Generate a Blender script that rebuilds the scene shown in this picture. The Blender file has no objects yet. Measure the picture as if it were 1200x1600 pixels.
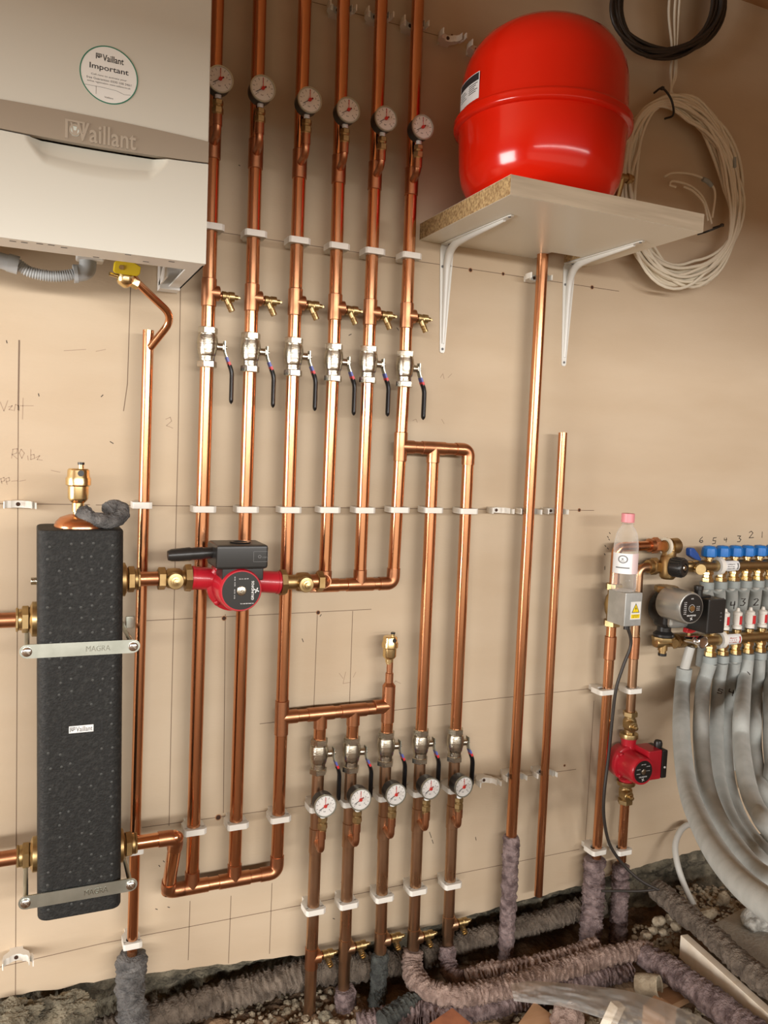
import bpy, bmesh, math, random
from math import pi, sin, cos, radians
from mathutils import Vector as V, Matrix, noise

random.seed(7)
S = bpy.context.scene
COL = S.collection
# ------------------------------------------------------------------ camera
F, DW, ZC = 1265.0, 1.75, 1.2
hx = V((2870, 25, F)).normalized()
vd = V((-709, 17000, F)); vd = (vd - hx * vd.dot(hx)).normalized()
up = -vd
nn = up.cross(hx)
CAM = V((0, -DW, ZC))
cam = bpy.data.cameras.new('camera'); co = bpy.data.objects.new('camera', cam); COL.objects.link(co)
cam.sensor_fit = 'VERTICAL'; cam.sensor_height = 36; cam.sensor_width = 27; cam.lens = 36 * F / 1600
cam.clip_start = 0.02
r_ = V((hx.x, nn.x, up.x)); u_ = -V((hx.y, nn.y, up.y)); b_ = -V((hx.z, nn.z, up.z))
M = Matrix(((r_.x, u_.x, b_.x, CAM.x), (r_.y, u_.y, b_.y, CAM.y), (r_.z, u_.z, b_.z, CAM.z), (0, 0, 0, 1)))
co.matrix_world = M
S.camera = co

def ray(px, py):
    r = V(((px - 600) / F, (py - 800) / F, 1.0))
    return V((r.dot(hx), r.dot(nn), r.dot(up)))
def A(px, py, off):            # point of the photo on the plane parallel to the wall, off metres in front of it
    d = ray(px, py); return CAM + d * ((-off - CAM.y) / d.y)
def AZ(px, py, z):             # point of the photo at height z
    d = ray(px, py); return CAM + d * ((z - CAM.z) / d.z)
def AD(px, py, dep):           # point of the photo at a distance
    return CAM + ray(px, py) * dep

# ------------------------------------------------------------------ materials
def mat(name, col, rough=0.5, metal=0.0, var=0.0, col2=None, scale=8.0, stretch=(1, 1, 1), bump=0.0, bscale=60.0, trans=0.0, spec=0.5, coat=0.0, rvar=0.0, detail=4.0, lo=0.35, hi=0.65):
    m = bpy.data.materials.new(name); m.use_nodes = True
    nt = m.node_tree; p = nt.nodes['Principled BSDF']
    p.inputs['Base Color'].default_value = (*col, 1)
    p.inputs['Roughness'].default_value = rough
    p.inputs['Metallic'].default_value = metal
    p.inputs['Transmission Weight'].default_value = trans
    p.inputs['Specular IOR Level'].default_value = spec
    p.inputs['Coat Weight'].default_value = coat
    if col2 or bump or rvar:
        tc = nt.nodes.new('ShaderNodeTexCoord'); mp = nt.nodes.new('ShaderNodeMapping')
        mp.inputs['Scale'].default_value = stretch
        nt.links.new(tc.outputs['Object'], mp.inputs['Vector'])
    if col2 or rvar:
        nz = nt.nodes.new('ShaderNodeTexNoise'); nz.inputs['Scale'].default_value = scale; nz.inputs['Detail'].default_value = detail
        nt.links.new(mp.outputs['Vector'], nz.inputs['Vector'])
        mr = nt.nodes.new('ShaderNodeMapRange'); mr.inputs['From Min'].default_value = lo; mr.inputs['From Max'].default_value = hi
        nt.links.new(nz.outputs['Fac'], mr.inputs['Value'])
        if col2:
            mx = nt.nodes.new('ShaderNodeMix'); mx.data_type = 'RGBA'
            mx.inputs[6].default_value = (*col, 1); mx.inputs[7].default_value = (*col2, 1)
            nt.links.new(mr.outputs['Result'], mx.inputs[0])
            nt.links.new(mx.outputs[2], p.inputs['Base Color'])
        if rvar:
            m2 = nt.nodes.new('ShaderNodeMapRange'); m2.inputs['To Min'].default_value = rough; m2.inputs['To Max'].default_value = rough + rvar
            nt.links.new(mr.outputs['Result'], m2.inputs['Value']); nt.links.new(m2.outputs['Result'], p.inputs['Roughness'])
    if bump:
        nb = nt.nodes.new('ShaderNodeTexNoise'); nb.inputs['Scale'].default_value = bscale; nb.inputs['Detail'].default_value = 5
        nt.links.new(mp.outputs['Vector'], nb.inputs['Vector'])
        bp = nt.nodes.new('ShaderNodeBump'); bp.inputs['Strength'].default_value = bump; bp.inputs['Distance'].default_value = 0.01
        nt.links.new(nb.outputs['Fac'], bp.inputs['Height']); nt.links.new(bp.outputs['Normal'], p.inputs['Normal'])
    return m

MT = {}
MT['wall'] = mat('plywood wall', (0.61, 0.488, 0.35), 0.75, col2=(0.56, 0.435, 0.30), scale=2.2, stretch=(1, 1, 3.5), bump=0.05, bscale=70, detail=8, spec=0.25)
MT['roomwall'] = mat('bare room wall', (0.19, 0.095, 0.042), 0.9)
MT['ceil'] = mat('bare ceiling boards', (0.46, 0.27, 0.125), 0.8, col2=(0.38, 0.215, 0.10), scale=4)
MT['copper'] = mat('copper', (0.80, 0.40, 0.21), 0.15, 1.0, col2=(0.62, 0.27, 0.13), scale=9, stretch=(1, 1, 0.35), rvar=0.13, detail=6)
MT['copper_fit'] = mat('copper fitting', (0.64, 0.30, 0.155), 0.28, 1.0, col2=(0.42, 0.185, 0.095), scale=22, rvar=0.12)
MT['copper_old'] = mat('tarnished copper', (0.56, 0.34, 0.20), 0.27, 1.0, col2=(0.36, 0.21, 0.125), scale=14, stretch=(1, 1, 0.5), rvar=0.15)
MT['solder'] = mat('solder bead', (0.62, 0.50, 0.36), 0.35, 1.0)
MT['brass'] = mat('brass', (0.58, 0.43, 0.215), 0.3, 1.0, col2=(0.42, 0.30, 0.14), scale=40, rvar=0.1)
MT['brass_bright'] = mat('bright brass', (0.78, 0.60, 0.31), 0.25, 1.0)
MT['brass_dull'] = mat('dull brass', (0.48, 0.33, 0.155), 0.42, 1.0, col2=(0.36, 0.235, 0.10), scale=35)
MT['nickel'] = mat('nickel plate', (0.52, 0.475, 0.39), 0.24, 1.0, bump=0.12, bscale=350)
MT['chrome'] = mat('chrome', (0.8, 0.8, 0.8), 0.15, 1.0)
MT['zinc'] = mat('zinc plated steel', (0.60, 0.635, 0.57), 0.38, 1.0, col2=(0.48, 0.51, 0.45), scale=25)
MT['emboss'] = mat('embossed zinc', (0.40, 0.42, 0.37), 0.3, 1.0)
MT['plastic_white'] = mat('white plastic', (0.80, 0.77, 0.70), 0.42)
MT['black'] = mat('black plastic', (0.018, 0.017, 0.016), 0.33)
MT['blacksoft'] = mat('black rubber sleeve', (0.007, 0.007, 0.008), 0.30, spec=0.3)
MT['foam'] = mat('black moulded foam', (0.016, 0.016, 0.0150), 0.62, spec=0.3, col2=(0.034, 0.034, 0.0315), scale=110, bump=0.25, bscale=240, detail=3, lo=0.5, hi=0.75)
MT['foamdot'] = mat('scuffed foam nub', (0.055, 0.057, 0.053), 0.6)
MT['boiler'] = mat('cream enamel', (0.55, 0.525, 0.445), 0.33)
MT['flange'] = mat('white enamel', (0.80, 0.79, 0.76), 0.35)
MT['band'] = mat('taupe metallic band', (0.30, 0.245, 0.18), 0.34, 0.35)
MT['band_letter'] = mat('embossed taupe lettering', (0.38, 0.32, 0.245), 0.3, 0.1)
MT['recess'] = MT['boiler']
MT['paper'] = mat('sticker paper', (0.74, 0.73, 0.68), 0.5)
MT['paperwhite'] = mat('white label', (0.84, 0.84, 0.83), 0.5)
MT['ink'] = mat('black ink', (0.02, 0.02, 0.022), 0.6)
MT['inkgrey'] = mat('grey print', (0.16, 0.16, 0.16), 0.6)
MT['inkgreen'] = mat('green print', (0.02, 0.17, 0.10), 0.5)
MT['inkred'] = mat('red print', (0.55, 0.03, 0.02), 0.5)
MT['pencil'] = mat('pencil', (0.20, 0.135, 0.09), 0.8)
MT['pencil_faint'] = mat('faint pencil', (0.40, 0.29, 0.205), 0.8)
MT['marker'] = mat('marker pen', (0.03, 0.02, 0.018), 0.7)
MT['hole'] = mat('drill hole', (0.06, 0.028, 0.016), 0.9)
MT['rust'] = mat('burr stain', (0.42, 0.20, 0.09), 0.8)
MT['grey'] = mat('grey waste plastic', (0.42, 0.43, 0.43), 0.4)
MT['yellow'] = mat('yellow lever', (0.85, 0.62, 0.01), 0.35)
MT['red'] = mat('red pump enamel', (0.50, 0.014, 0.028), 0.32, coat=0.3)
MT['vessel'] = mat('red vessel enamel', (0.70, 0.014, 0.003), 0.16, coat=0.15)
MT['redplastic'] = mat('red plastic', (0.62, 0.03, 0.035), 0.4)
MT['blue'] = mat('blue plastic', (0.012, 0.16, 0.52), 0.4)
MT['bluedark'] = mat('dark blue plastic', (0.02, 0.07, 0.28), 0.4)
MT['gaugeface'] = mat('gauge dial', (0.78, 0.77, 0.74), 0.4)
MT['melamine'] = mat('white melamine', (0.84, 0.80, 0.69), 0.33)
MT['edging'] = mat('pale edging strip', (0.52, 0.43, 0.31), 0.6, col2=(0.42, 0.34, 0.24), scale=6, stretch=(1, 1, 14), detail=6)
MT['chip'] = mat('raw chipboard', (0.60, 0.42, 0.20), 0.85, col2=(0.30, 0.18, 0.075), scale=170, bump=0.4, bscale=180, detail=2)
MT['bracket'] = mat('white bracket paint', (0.80, 0.79, 0.74), 0.3)
MT['cablewhite'] = mat('white cable sheath', (0.76, 0.69, 0.55), 0.45)
MT['cableblack'] = mat('black cable sheath', (0.03, 0.024, 0.02), 0.45)
MT['conduit'] = mat('grey foam pipe sleeve', (0.40, 0.415, 0.395), 0.85, col2=(0.34, 0.355, 0.335), scale=30, bump=0.1, bscale=300)
MT['conduit_pale'] = mat('pale grey pipe', (0.52, 0.51, 0.47), 0.4)
MT['collar'] = mat('grey collar', (0.30, 0.33, 0.32), 0.6)
MT['pumpgrey'] = mat('grey pump casing', (0.45, 0.45, 0.42), 0.33, 0.7)
MT['felt_purple'] = mat('purple grey hair felt', (0.31, 0.23, 0.22), 0.95, col2=(0.11, 0.072, 0.07), scale=45, bump=0.8, bscale=220, detail=6)
MT['felt_pink'] = mat('pinkish hair felt', (0.40, 0.285, 0.235), 0.95, col2=(0.19, 0.125, 0.10), scale=40, bump=0.8, bscale=220, detail=6)
MT['felt_grey'] = mat('grey hair felt', (0.19, 0.18, 0.17), 0.95, col2=(0.08, 0.076, 0.074), scale=40, bump=0.8, bscale=220, detail=6)
MT['felt_dark'] = mat('dark green grey hair felt', (0.085, 0.09, 0.08), 0.95, col2=(0.035, 0.036, 0.033), scale=45, bump=0.8, bscale=220, detail=6)
MT['felt_brown'] = mat('brown hair felt', (0.22, 0.175, 0.135), 0.95, col2=(0.105, 0.08, 0.06), scale=40, bump=0.8, bscale=220, detail=6)
MT['dirt'] = mat('earth', (0.29, 0.185, 0.105), 0.95, col2=(0.12, 0.072, 0.042), scale=18, bump=0.8, bscale=90, detail=8)
MT['rubble'] = mat('rough masonry', (0.25, 0.215, 0.15), 0.95, col2=(0.075, 0.065, 0.045), scale=26, bump=0.9, bscale=100, detail=9)
MT['stone'] = mat('pale stone', (0.42, 0.35, 0.25), 0.9, col2=(0.27, 0.21, 0.14), scale=30, bump=0.5, bscale=120)
MT['mortar'] = mat('white mortar lump', (0.62, 0.61, 0.56), 0.9, col2=(0.30, 0.29, 0.26), scale=60, bump=0.7, bscale=120)
MT['concrete'] = mat('concrete', (0.36, 0.33, 0.28), 0.9, col2=(0.28, 0.25, 0.21), scale=15, bump=0.3, bscale=120)
MT['timber'] = mat('pale sawn timber', (0.93, 0.83, 0.69), 0.7, col2=(0.86, 0.74, 0.58), scale=5, stretch=(1, 8, 8), detail=6)
MT['timber_brown'] = mat('brown timber offcut', (0.42, 0.24, 0.13), 0.75, col2=(0.33, 0.18, 0.09), scale=8, stretch=(1, 6, 6))
MT['clay'] = mat('red clay brick', (0.40, 0.15, 0.07), 0.9, col2=(0.28, 0.10, 0.05), scale=30)
MT['pinkcap'] = mat('pink cap', (0.80, 0.30, 0.33), 0.4)
MT['pinklabel'] = mat('pink tinted label', (0.78, 0.62, 0.62), 0.5)
MT['warnyellow'] = mat('yellow warning print', (0.85, 0.62, 0.0), 0.5)
MT['galv'] = mat('galvanised box', (0.58, 0.61, 0.60), 0.4, 0.75, col2=(0.48, 0.51, 0.50), scale=30)
MT['ptfe'] = mat('white tape', (0.8, 0.8, 0.78), 0.5)
MT['bluetint'] = mat('blue sleeve band', (0.10, 0.12, 0.42), 0.4)

def clear_mat(name, tint, opacity, rough, gloss):
    m = bpy.data.materials.new(name); m.use_nodes = True; nt = m.node_tree
    nt.nodes.clear()
    out = nt.nodes.new('ShaderNodeOutputMaterial'); tr = nt.nodes.new('ShaderNodeBsdfTransparent')
    pr = nt.nodes.new('ShaderNodeBsdfPrincipled'); mx = nt.nodes.new('ShaderNodeMixShader')
    tr.inputs['Color'].default_value = (*tint, 1)
    pr.inputs['Base Color'].default_value = (*tint, 1); pr.inputs['Roughness'].default_value = rough
    fr = nt.nodes.new('ShaderNodeLayerWeight'); fr.inputs['Blend'].default_value = gloss
    ad = nt.nodes.new('ShaderNodeMath'); ad.operation = 'ADD'; ad.use_clamp = True; ad.inputs[1].default_value = opacity
    nt.links.new(fr.outputs['Facing'], ad.inputs[0])
    nt.links.new(ad.outputs[0], mx.inputs[0]); nt.links.new(tr.outputs[0], mx.inputs[1]); nt.links.new(pr.outputs[0], mx.inputs[2])
    nt.links.new(mx.outputs[0], out.inputs['Surface'])
    return m
MT['clear'] = clear_mat('clear bottle plastic', (0.95, 0.94, 0.92), 0.05, 0.07, 0.17)
MT['sheet'] = clear_mat('clear polythene', (0.80, 0.77, 0.72), 0.26, 0.25, 0.10)

# ------------------------------------------------------------------ mesh helpers
def frameZ(o, axis, xhint=None):
    z = V(axis).normalized()
    x = V(xhint) if xhint is not None else (V((0, 0, 1)) if abs(z.z) < 0.9 else V((1, 0, 0)))
    x = (x - z * x.dot(z)).normalized(); y = z.cross(x)
    return Matrix(((x.x, y.x, z.x, o[0]), (x.y, y.y, z.y, o[1]), (x.z, y.z, z.z, o[2]), (0, 0, 0, 1)))

def lathe(bm, prof, o=(0, 0, 0), axis=(0, 0, 1), seg=24, sq=None):
    m = frameZ(o, axis); rings = []
    for r, z in prof:
        if r < 1e-6:
            rings.append([bm.verts.new(m @ V((0, 0, z)))])
        else:
            rings.append([bm.verts.new(m @ V((r * cos(2 * pi * k / seg), r * sin(2 * pi * k / seg), z))) for k in range(seg)])
    for a, b in zip(rings, rings[1:]):
        for k in range(seg):
            k2 = (k + 1) % seg
            vs = [a[k % len(a)], a[k2 % len(a)], b[k2 % len(b)], b[k % len(b)]]
            u = []
            for v in vs:
                if v not in u: u.append(v)
            if len(u) > 2:
                try: bm.faces.new(u)
                except ValueError: pass
    for rg in (rings[0], rings[-1]):
        if len(rg) > 2:
            try: bm.faces.new(rg)
            except ValueError: pass
    return bm

def cyl(bm, a, b, r, seg=20, ch=0.0):
    a, b = V(a), V(b); L = (b - a).length
    if ch: return lathe(bm, [(r - ch, 0), (r, ch), (r, L - ch), (r - ch, L)], a, b - a, seg)
    return lathe(bm, [(r, 0), (r, L)], a, b - a, seg)

def hexn(bm, a, b, R):
    a, b = V(a), V(b); L = (b - a).length; c = min(0.0015, L * .2)
    return lathe(bm, [(R * .88, 0), (R, c), (R, L - c), (R * .88, L)], a, b - a, 6)

def fillet(pts, rad, n=6):
    pts = [V(p) for p in pts]; out = [pts[0]]
    for i in range(1, len(pts) - 1):
        p, a, b = pts[i], pts[i - 1], pts[i + 1]
        da, db = (a - p), (b - p)
        rr = min(rad, da.length * .49, db.length * .49)
        s, e = p + da.normalized() * rr, p + db.normalized() * rr
        for k in range(n + 1):
            t = k / n; out.append(s * (1 - t) ** 2 + p * 2 * t * (1 - t) + e * t * t)
    out.append(pts[-1]); return out

def smooth(pts, n=8):            # Catmull-Rom
    pts = [V(p) for p in pts]; P = [pts[0] * 2 - pts[1]] + pts + [pts[-1] * 2 - pts[-2]]; out = []
    for i in range(1, len(P) - 2):
        for k in range(n):
            t = k / n; a, b, c, d = P[i - 1], P[i], P[i + 1], P[i + 2]
            out.append(0.5 * ((2 * b) + (c - a) * t + (2 * a - 5 * b + 4 * c - d) * t * t + (3 * b - a - 3 * c + d) * t ** 3))
    out.append(pts[-1]); return out

def tube(bm, pts, r, seg=16, closed=False, rf=None, caps=True):
    pts = [V(p) for p in pts]; n = len(pts); rings = []
    T = []
    for i in range(n):
        if closed: t = pts[(i + 1) % n] - pts[i - 1]
        else: t = pts[min(i + 1, n - 1)] - pts[max(i - 1, 0)]
        T.append(t.normalized())
    t0 = T[0]; x = V((0, 0, 1)) if abs(t0.z) < .9 else V((1, 0, 0))
    x = (x - t0 * x.dot(t0)).normalized(); s = 0
    for i in range(n):
        x = (x - T[i] * x.dot(T[i])).normalized(); y = T[i].cross(x)
        if i: s += (pts[i] - pts[i - 1]).length
        ring = []
        for k in range(seg):
            a = 2 * pi * k / seg; rr = rf(s, a, pts[i]) if rf else (r[i] if isinstance(r, (list, tuple)) else r)
            ring.append(bm.verts.new(pts[i] + (x * cos(a) + y * sin(a)) * rr))
        rings.append(ring)
    m = n if closed else n - 1
    for i in range(m):
        a, b = rings[i], rings[(i + 1) % n]
        for k in range(seg):
            bm.faces.new((a[k], a[(k + 1) % seg], b[(k + 1) % seg], b[k]))
    if caps and not closed:
        bm.faces.new(rings[0]); bm.faces.new(rings[-1])
    return bm

def box(bm, c, s, bev=0.0, rot=None, seg=2):
    t = bmesh.new(); bmesh.ops.create_cube(t, size=1)
    for v in t.verts: v.co = V((v.co.x * s[0], v.co.y * s[1], v.co.z * s[2]))
    if bev: bmesh.ops.bevel(t, geom=t.edges[:], offset=bev, segments=seg, affect='EDGES', profile=.5)
    m = Matrix.Translation(V(c))
    if rot is not None: m = m @ rot.to_4x4()
    t.transform(m); merge(bm, t); return bm

def merge(bm, t):
    mp = {v: bm.verts.new(v.co) for v in t.verts}
    for f in t.faces:
        try: bm.faces.new([mp[v] for v in f.verts])
        except ValueError: pass
    t.free()

def prism(bm, poly, depth, m, bev=0.0):
    """polygon in the local xy plane, extruded along local z from 0 to depth"""
    t = bmesh.new()
    a = [t.verts.new((x, y, 0)) for x, y in poly]; b = [t.verts.new((x, y, depth)) for x, y in poly]; n = len(poly)
    t.faces.new(a[::-1]); t.faces.new(b)
    for k in range(n): t.faces.new((a[k], a[(k + 1) % n], b[(k + 1) % n], b[k]))
    if bev: bmesh.ops.bevel(t, geom=t.edges[:], offset=bev, segments=2, affect='EDGES', profile=.5)
    t.transform(m); merge(bm, t); return bm

def sweep(bm, pts, w, th, side):
    """flat strip along pts: width w along 'side', thickness th across"""
    pts = [V(p) for p in pts]; side = V(side).normalized(); rings = []
    for i, p in enumerate(pts):
        t = (pts[min(i + 1, len(pts) - 1)] - pts[max(i - 1, 0)]).normalized(); nrm = t.cross(side).normalized()
        ww = w[i] if isinstance(w, (list, tuple)) else w
        rings.append([bm.verts.new(p + side * (ww / 2 * a) + nrm * (th / 2 * b)) for a, b in ((-1, -1), (1, -1), (1, 1), (-1, 1))])
    for a, b in zip(rings, rings[1:]):
        for k in range(4): bm.faces.new((a[k], a[(k + 1) % 4], b[(k + 1) % 4], b[k]))
    bm.faces.new(rings[0]); bm.faces.new(rings[-1]); return bm

XZ = Matrix(((1, 0, 0, 0), (0, 0, -1, 0), (0, 1, 0, 0), (0, 0, 0, 1)))      # local xy -> world xz, local z -> towards the room
def onwall(x, z, off=0.0): return Matrix.Translation((x, -off, z)) @ XZ

# ------------------------------------------------------------------ object helpers
def root_of(o):
    while o.parent: o = o.parent
    return o
def obj(name, bm, m, parent=None, ang=35, base=None):
    bmesh.ops.recalc_face_normals(bm, faces=bm.faces[:])
    b = V(root_of(parent).location) if parent else (V(base) if base is not None else V((0, 0, 0)))
    for v in bm.verts: v.co -= b
    me = bpy.data.meshes.new(name); bm.to_mesh(me); bm.free()
    me.materials.append(MT[m])
    if ang:
        me.shade_smooth(); me.set_sharp_from_angle(angle=radians(ang))
    o = bpy.data.objects.new(name, me); COL.objects.link(o)
    if ang and ang <= 55 and len(me.vertices) < 4000:
        wn = o.modifiers.new('weighted_normal', 'WEIGHTED_NORMAL'); wn.keep_sharp = True; wn.weight = 60
    if parent: o.parent = parent
    else: o.location = b
    return o
def tag(o, label=None, cat=None, group=None, kind=None):
    if label: o['label'] = label
    if cat: o['category'] = cat
    if group: o['group'] = group
    if kind: o['kind'] = kind
    return o
def thing(name, label, cat, loc=(0, 0, 0), group=None):
    o = bpy.data.objects.new(name, None); COL.objects.link(o); o.location = loc; o.empty_display_size = .02
    return tag(o, label, cat, group)
def struct(name, bm, m, ang=35):
    o = obj(name, bm, m, None, ang); o['kind'] = 'structure'; return o
def dup(root, loc, label, rz=0.0):
    def cp(o, par):
        c = o.copy(); COL.objects.link(c); c.parent = par
        for ch in o.children: cp(ch, c)
        return c
    r = cp(root, None); r.location = loc; r.rotation_euler = (0, 0, rz); r['label'] = label
    return r
def B(): return bmesh.new()
_cache = {}
def text(bm, s, size, m, ext=0.0004, bold=0.0, sx=1.0):
    """letters as geometry in bm: local xy plane of m, centred"""
    key = (s, size, ext, bold)
    c = bpy.data.curves.new('t', 'FONT'); c.body = s; c.size = size; c.extrude = ext; c.offset = bold
    c.align_x = 'CENTER'; c.align_y = 'CENTER'; c.resolution_u = 3
    o = bpy.data.objects.new('t', c); COL.objects.link(o)
    dg = bpy.context.evaluated_depsgraph_get(); dg.update()
    me = bpy.data.meshes.new_from_object(o.evaluated_get(dg))
    t = bmesh.new(); t.from_mesh(me)
    t.transform(m @ Matrix.Diagonal((sx, 1, 1, 1))); merge(bm, t)
    bpy.data.objects.remove(o); bpy.data.meshes.remove(me); bpy.data.curves.remove(c)
    return bm
def flatdisc(bm, m, r, th, seg=32): return prism(bm, [(r * cos(2 * pi * k / seg), r * sin(2 * pi * k / seg)) for k in range(seg)], th, m)
def ringdisc(bm, m, r1, r2, th, seg=40):
    t = bmesh.new(); L = []
    for r, z in ((r1, 0), (r2, 0), (r2, th), (r1, th)):
        L.append([t.verts.new((r * cos(2 * pi * k / seg), r * sin(2 * pi * k / seg), z)) for k in range(seg)])
    for i in range(4):
        a, b = L[i], L[(i + 1) % 4]
        for k in range(seg): t.faces.new((a[k], a[(k + 1) % seg], b[(k + 1) % seg], b[k]))
    t.transform(m); merge(bm, t); return bm
def stroke(bm, pts, w, m, th=0.0003):
    """a pen stroke: polyline in local xy of m"""
    for (x0, y0), (x1, y1) in zip(pts, pts[1:]):
        d = V((x1 - x0, y1 - y0)); L = d.length
        if L < 1e-7: continue
        d /= L; n = V((-d.y, d.x)) * w / 2; e = d * w * .3
        prism(bm, [(x0 - e.x - n.x, y0 - e.y - n.y), (x1 + e.x - n.x, y1 + e.y - n.y), (x1 + e.x + n.x, y1 + e.y + n.y), (x0 - e.x + n.x, y0 - e.y + n.y)], th, m)
    return bm

# ------------------------------------------------------------------ the setting
XL, XR, YB, ZT = -3.6, 3.3, -3.7, 2.474
base = [(XL, .06), (-.3, .05), (-.043, .048), (.209, .037), (.42, .016), (.637, -.007), (.8, -.008), (1.0, -.002), (1.2, .010), (1.404, .018), (1.70, .041), (2.1, .06), (3.3, .06)]
rag = []
for (x0, z0), (x1, z1) in zip(base, base[1:]):
    k = max(2, int((x1 - x0) / .014))
    for i in range(k):
        t = i / k; x = x0 + (x1 - x0) * t
        rag.append((x, z0 + (z1 - z0) * t + .007 * noise.noise(V((x * 22, 1, 0))) + .004 * noise.noise(V((x * 90, 5, 0)))))
rag.append(base[-1])
bm = prism(B(), rag + [(XR, ZT + .02), (XL, ZT + .02)], .03, onwall(0, 0, -.03))
wall = struct('wall_back', bm, 'wall', 20)
# rough masonry under the ragged board edge
bm = B(); nx, nz = 420, 40; g = []
for i in range(nx + 1):
    row = []
    for j in range(nz + 1):
        x = -.6 + 3.6 * i / nx; z = .085 - .30 * j / nz
        y = .030 + .045 * min(1, max(0, -z / .05)) - .016 * abs(noise.noise(V((x * 14, z * 18, 3)))) - .020 * max(0, noise.noise(V((x * 40, z * 42, 7)))) - .012 * noise.noise(V((x * 95, z * 95, 2)))
        row.append(bm.verts.new((x, min(y, .08), z)))
    g.append(row)
for i in range(nx):
    for j in range(nz): bm.faces.new((g[i][j], g[i + 1][j], g[i + 1][j + 1], g[i][j + 1]))
fnd = struct('wall_foundation', bm, 'rubble', 60)
# floor: dug earth
bm = B(); nx, ny = 300, 260; g = []
def ground(x, y):
    z = -.135 + .022 * noise.noise(V((x * 5, y * 5, 0))) + .012 * noise.noise(V((x * 17, y * 17, 4))) + .008 * noise.noise(V((x * 60, y * 60, 9)))
    z += .06 * min(1, max(0, (-y - .42) / .35)) 
    z += .05 * max(0, 1 - ((x - 1.62) ** 2 + (y + .17) ** 2) / .03)
    z += .035 * max(0, 1 - ((x - .34) ** 2 * .4 + (y + .03) ** 2) / .02)
    z += .03 * max(0, 1 - ((x - 1.2) ** 2 + (y + .42) ** 2) / .03)
    return z
ys = [0.06 - .9 * (j / 170) for j in range(171)] + [-.84 - (3.7 - .84) * (j / 40) for j in range(1, 41)]
xs = [XL + (-.15 - XL) * i / 40 for i in range(40)] + [-.15 + 2.5 * i / 330 for i in range(331)] + [2.35 + .95 * i / 20 for i in range(1, 21)]
g = [[bm.verts.new((x, y, ground(x, y))) for y in ys] for x in xs]
for i in range(len(xs) - 1):
    for j in range(len(ys) - 1): bm.faces.new((g[i][j], g[i + 1][j], g[i + 1][j + 1], g[i][j + 1]))
floor = struct('floor', bm, 'dirt', 60)
box(bm := B(), ((XL + XR) / 2, YB / 2, ZT + .03), (XR - XL, -YB, .06)); struct('ceiling', bm, 'ceil')
# side walls: a glazed opening in the far left wall, a made-up opening behind the camera, its lintel set to darken the upper wall
DY0, DY1, DZ0, DZ1 = -.30, -2.1, .15, 1.65
bm = B()
box(bm, (XL - .05, DY0 / 2, 1.15), (.1, -DY0, 2.7)); box(bm, (XL - .05, (DY1 + YB) / 2, 1.15), (.1, DY1 - YB, 2.7))
box(bm, (XL - .05, (DY0 + DY1) / 2, (DZ1 + 2.5) / 2), (.1, DY0 - DY1, 2.5 - DZ1)); box(bm, (XL - .05, (DY0 + DY1) / 2, (DZ0 - .2) / 2), (.1, DY0 - DY1, DZ0 + .2))
struct('wall_left', bm, 'roomwall')
box(bm := B(), (XR + .05, YB / 2, 1.15), (.1, -YB, 2.7)); struct('wall_right', bm, 'roomwall')
WX0, WX1, WZ0, WZ1 = -3.3, 3.2, -.1, 1.9
bm = B()
box(bm, ((XL + WX0) / 2, YB - .05, 1.15), (WX0 - XL, .1, 2.7)); box(bm, ((XR + WX1) / 2, YB - .05, 1.15), (XR - WX1, .1, 2.7))
box(bm, ((WX0 + WX1) / 2, YB - .05, (WZ1 + 2.5) / 2), (WX1 - WX0, .1, 2.5 - WZ1)); box(bm, ((WX0 + WX1) / 2, YB - .05, (WZ0 - .2) / 2), (WX1 - WX0, .1, WZ0 + .2))
struct('wall_front', bm, 'roomwall')

def area(name, loc, d, sx, sy, p, col):
    l = bpy.data.lights.new(name, 'AREA'); l.shape = 'RECTANGLE'; l.size = sx; l.size_y = sy; l.energy = p; l.color = col
    o = bpy.data.objects.new(name, l); COL.objects.link(o); o.location = loc
    o.rotation_euler = V(d).to_track_quat('-Z', 'Y').to_euler(); return o
area('daylight_far_window', (XL - .02, (DY0 + DY1) / 2, (DZ0 + DZ1) / 2), (1, 0, 0), DY0 - DY1, DZ1 - DZ0, 165, (1.0, .985, .96))
area('added_strip_lamp', (.6, YB * 2, 2.12), (0, 1, -.03), 12.0, .45, 690, (1.0, .975, .94))  # added lamp strip outside, brightens the wall below the lintel's cut-off
area('added_warm_fill', ((WX0 + WX1) / 2, YB - .02, .55), (0, 1, 0), WX1 - WX0, 1.1, 12, (1.0, .84, .64))  # added weak fill lamp, lifts and warms the shaded parts
W = bpy.data.worlds.new('world'); S.world = W; W.use_nodes = True
W.node_tree.nodes['Background'].inputs[0].default_value = (1.0, .8, .6, 1); W.node_tree.nodes['Background'].inputs[1].default_value = .3
S.view_settings.view_transform = 'Standard'; S.view_settings.look = 'None'; S.view_settings.gamma = 1; S.view_settings.use_curve_mapping = False
S.view_settings.exposure = 0.0
S.cycles.use_denoising = True
S.cycles.max_bounces = 8; S.cycles.diffuse_bounces = 4; S.cycles.glossy_bounces = 4; S.cycles.transparent_max_bounces = 12
S.cycles.caustics_reflective = False; S.cycles.caustics_refractive = False
S.cycles.sample_clamp_indirect = 6

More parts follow.
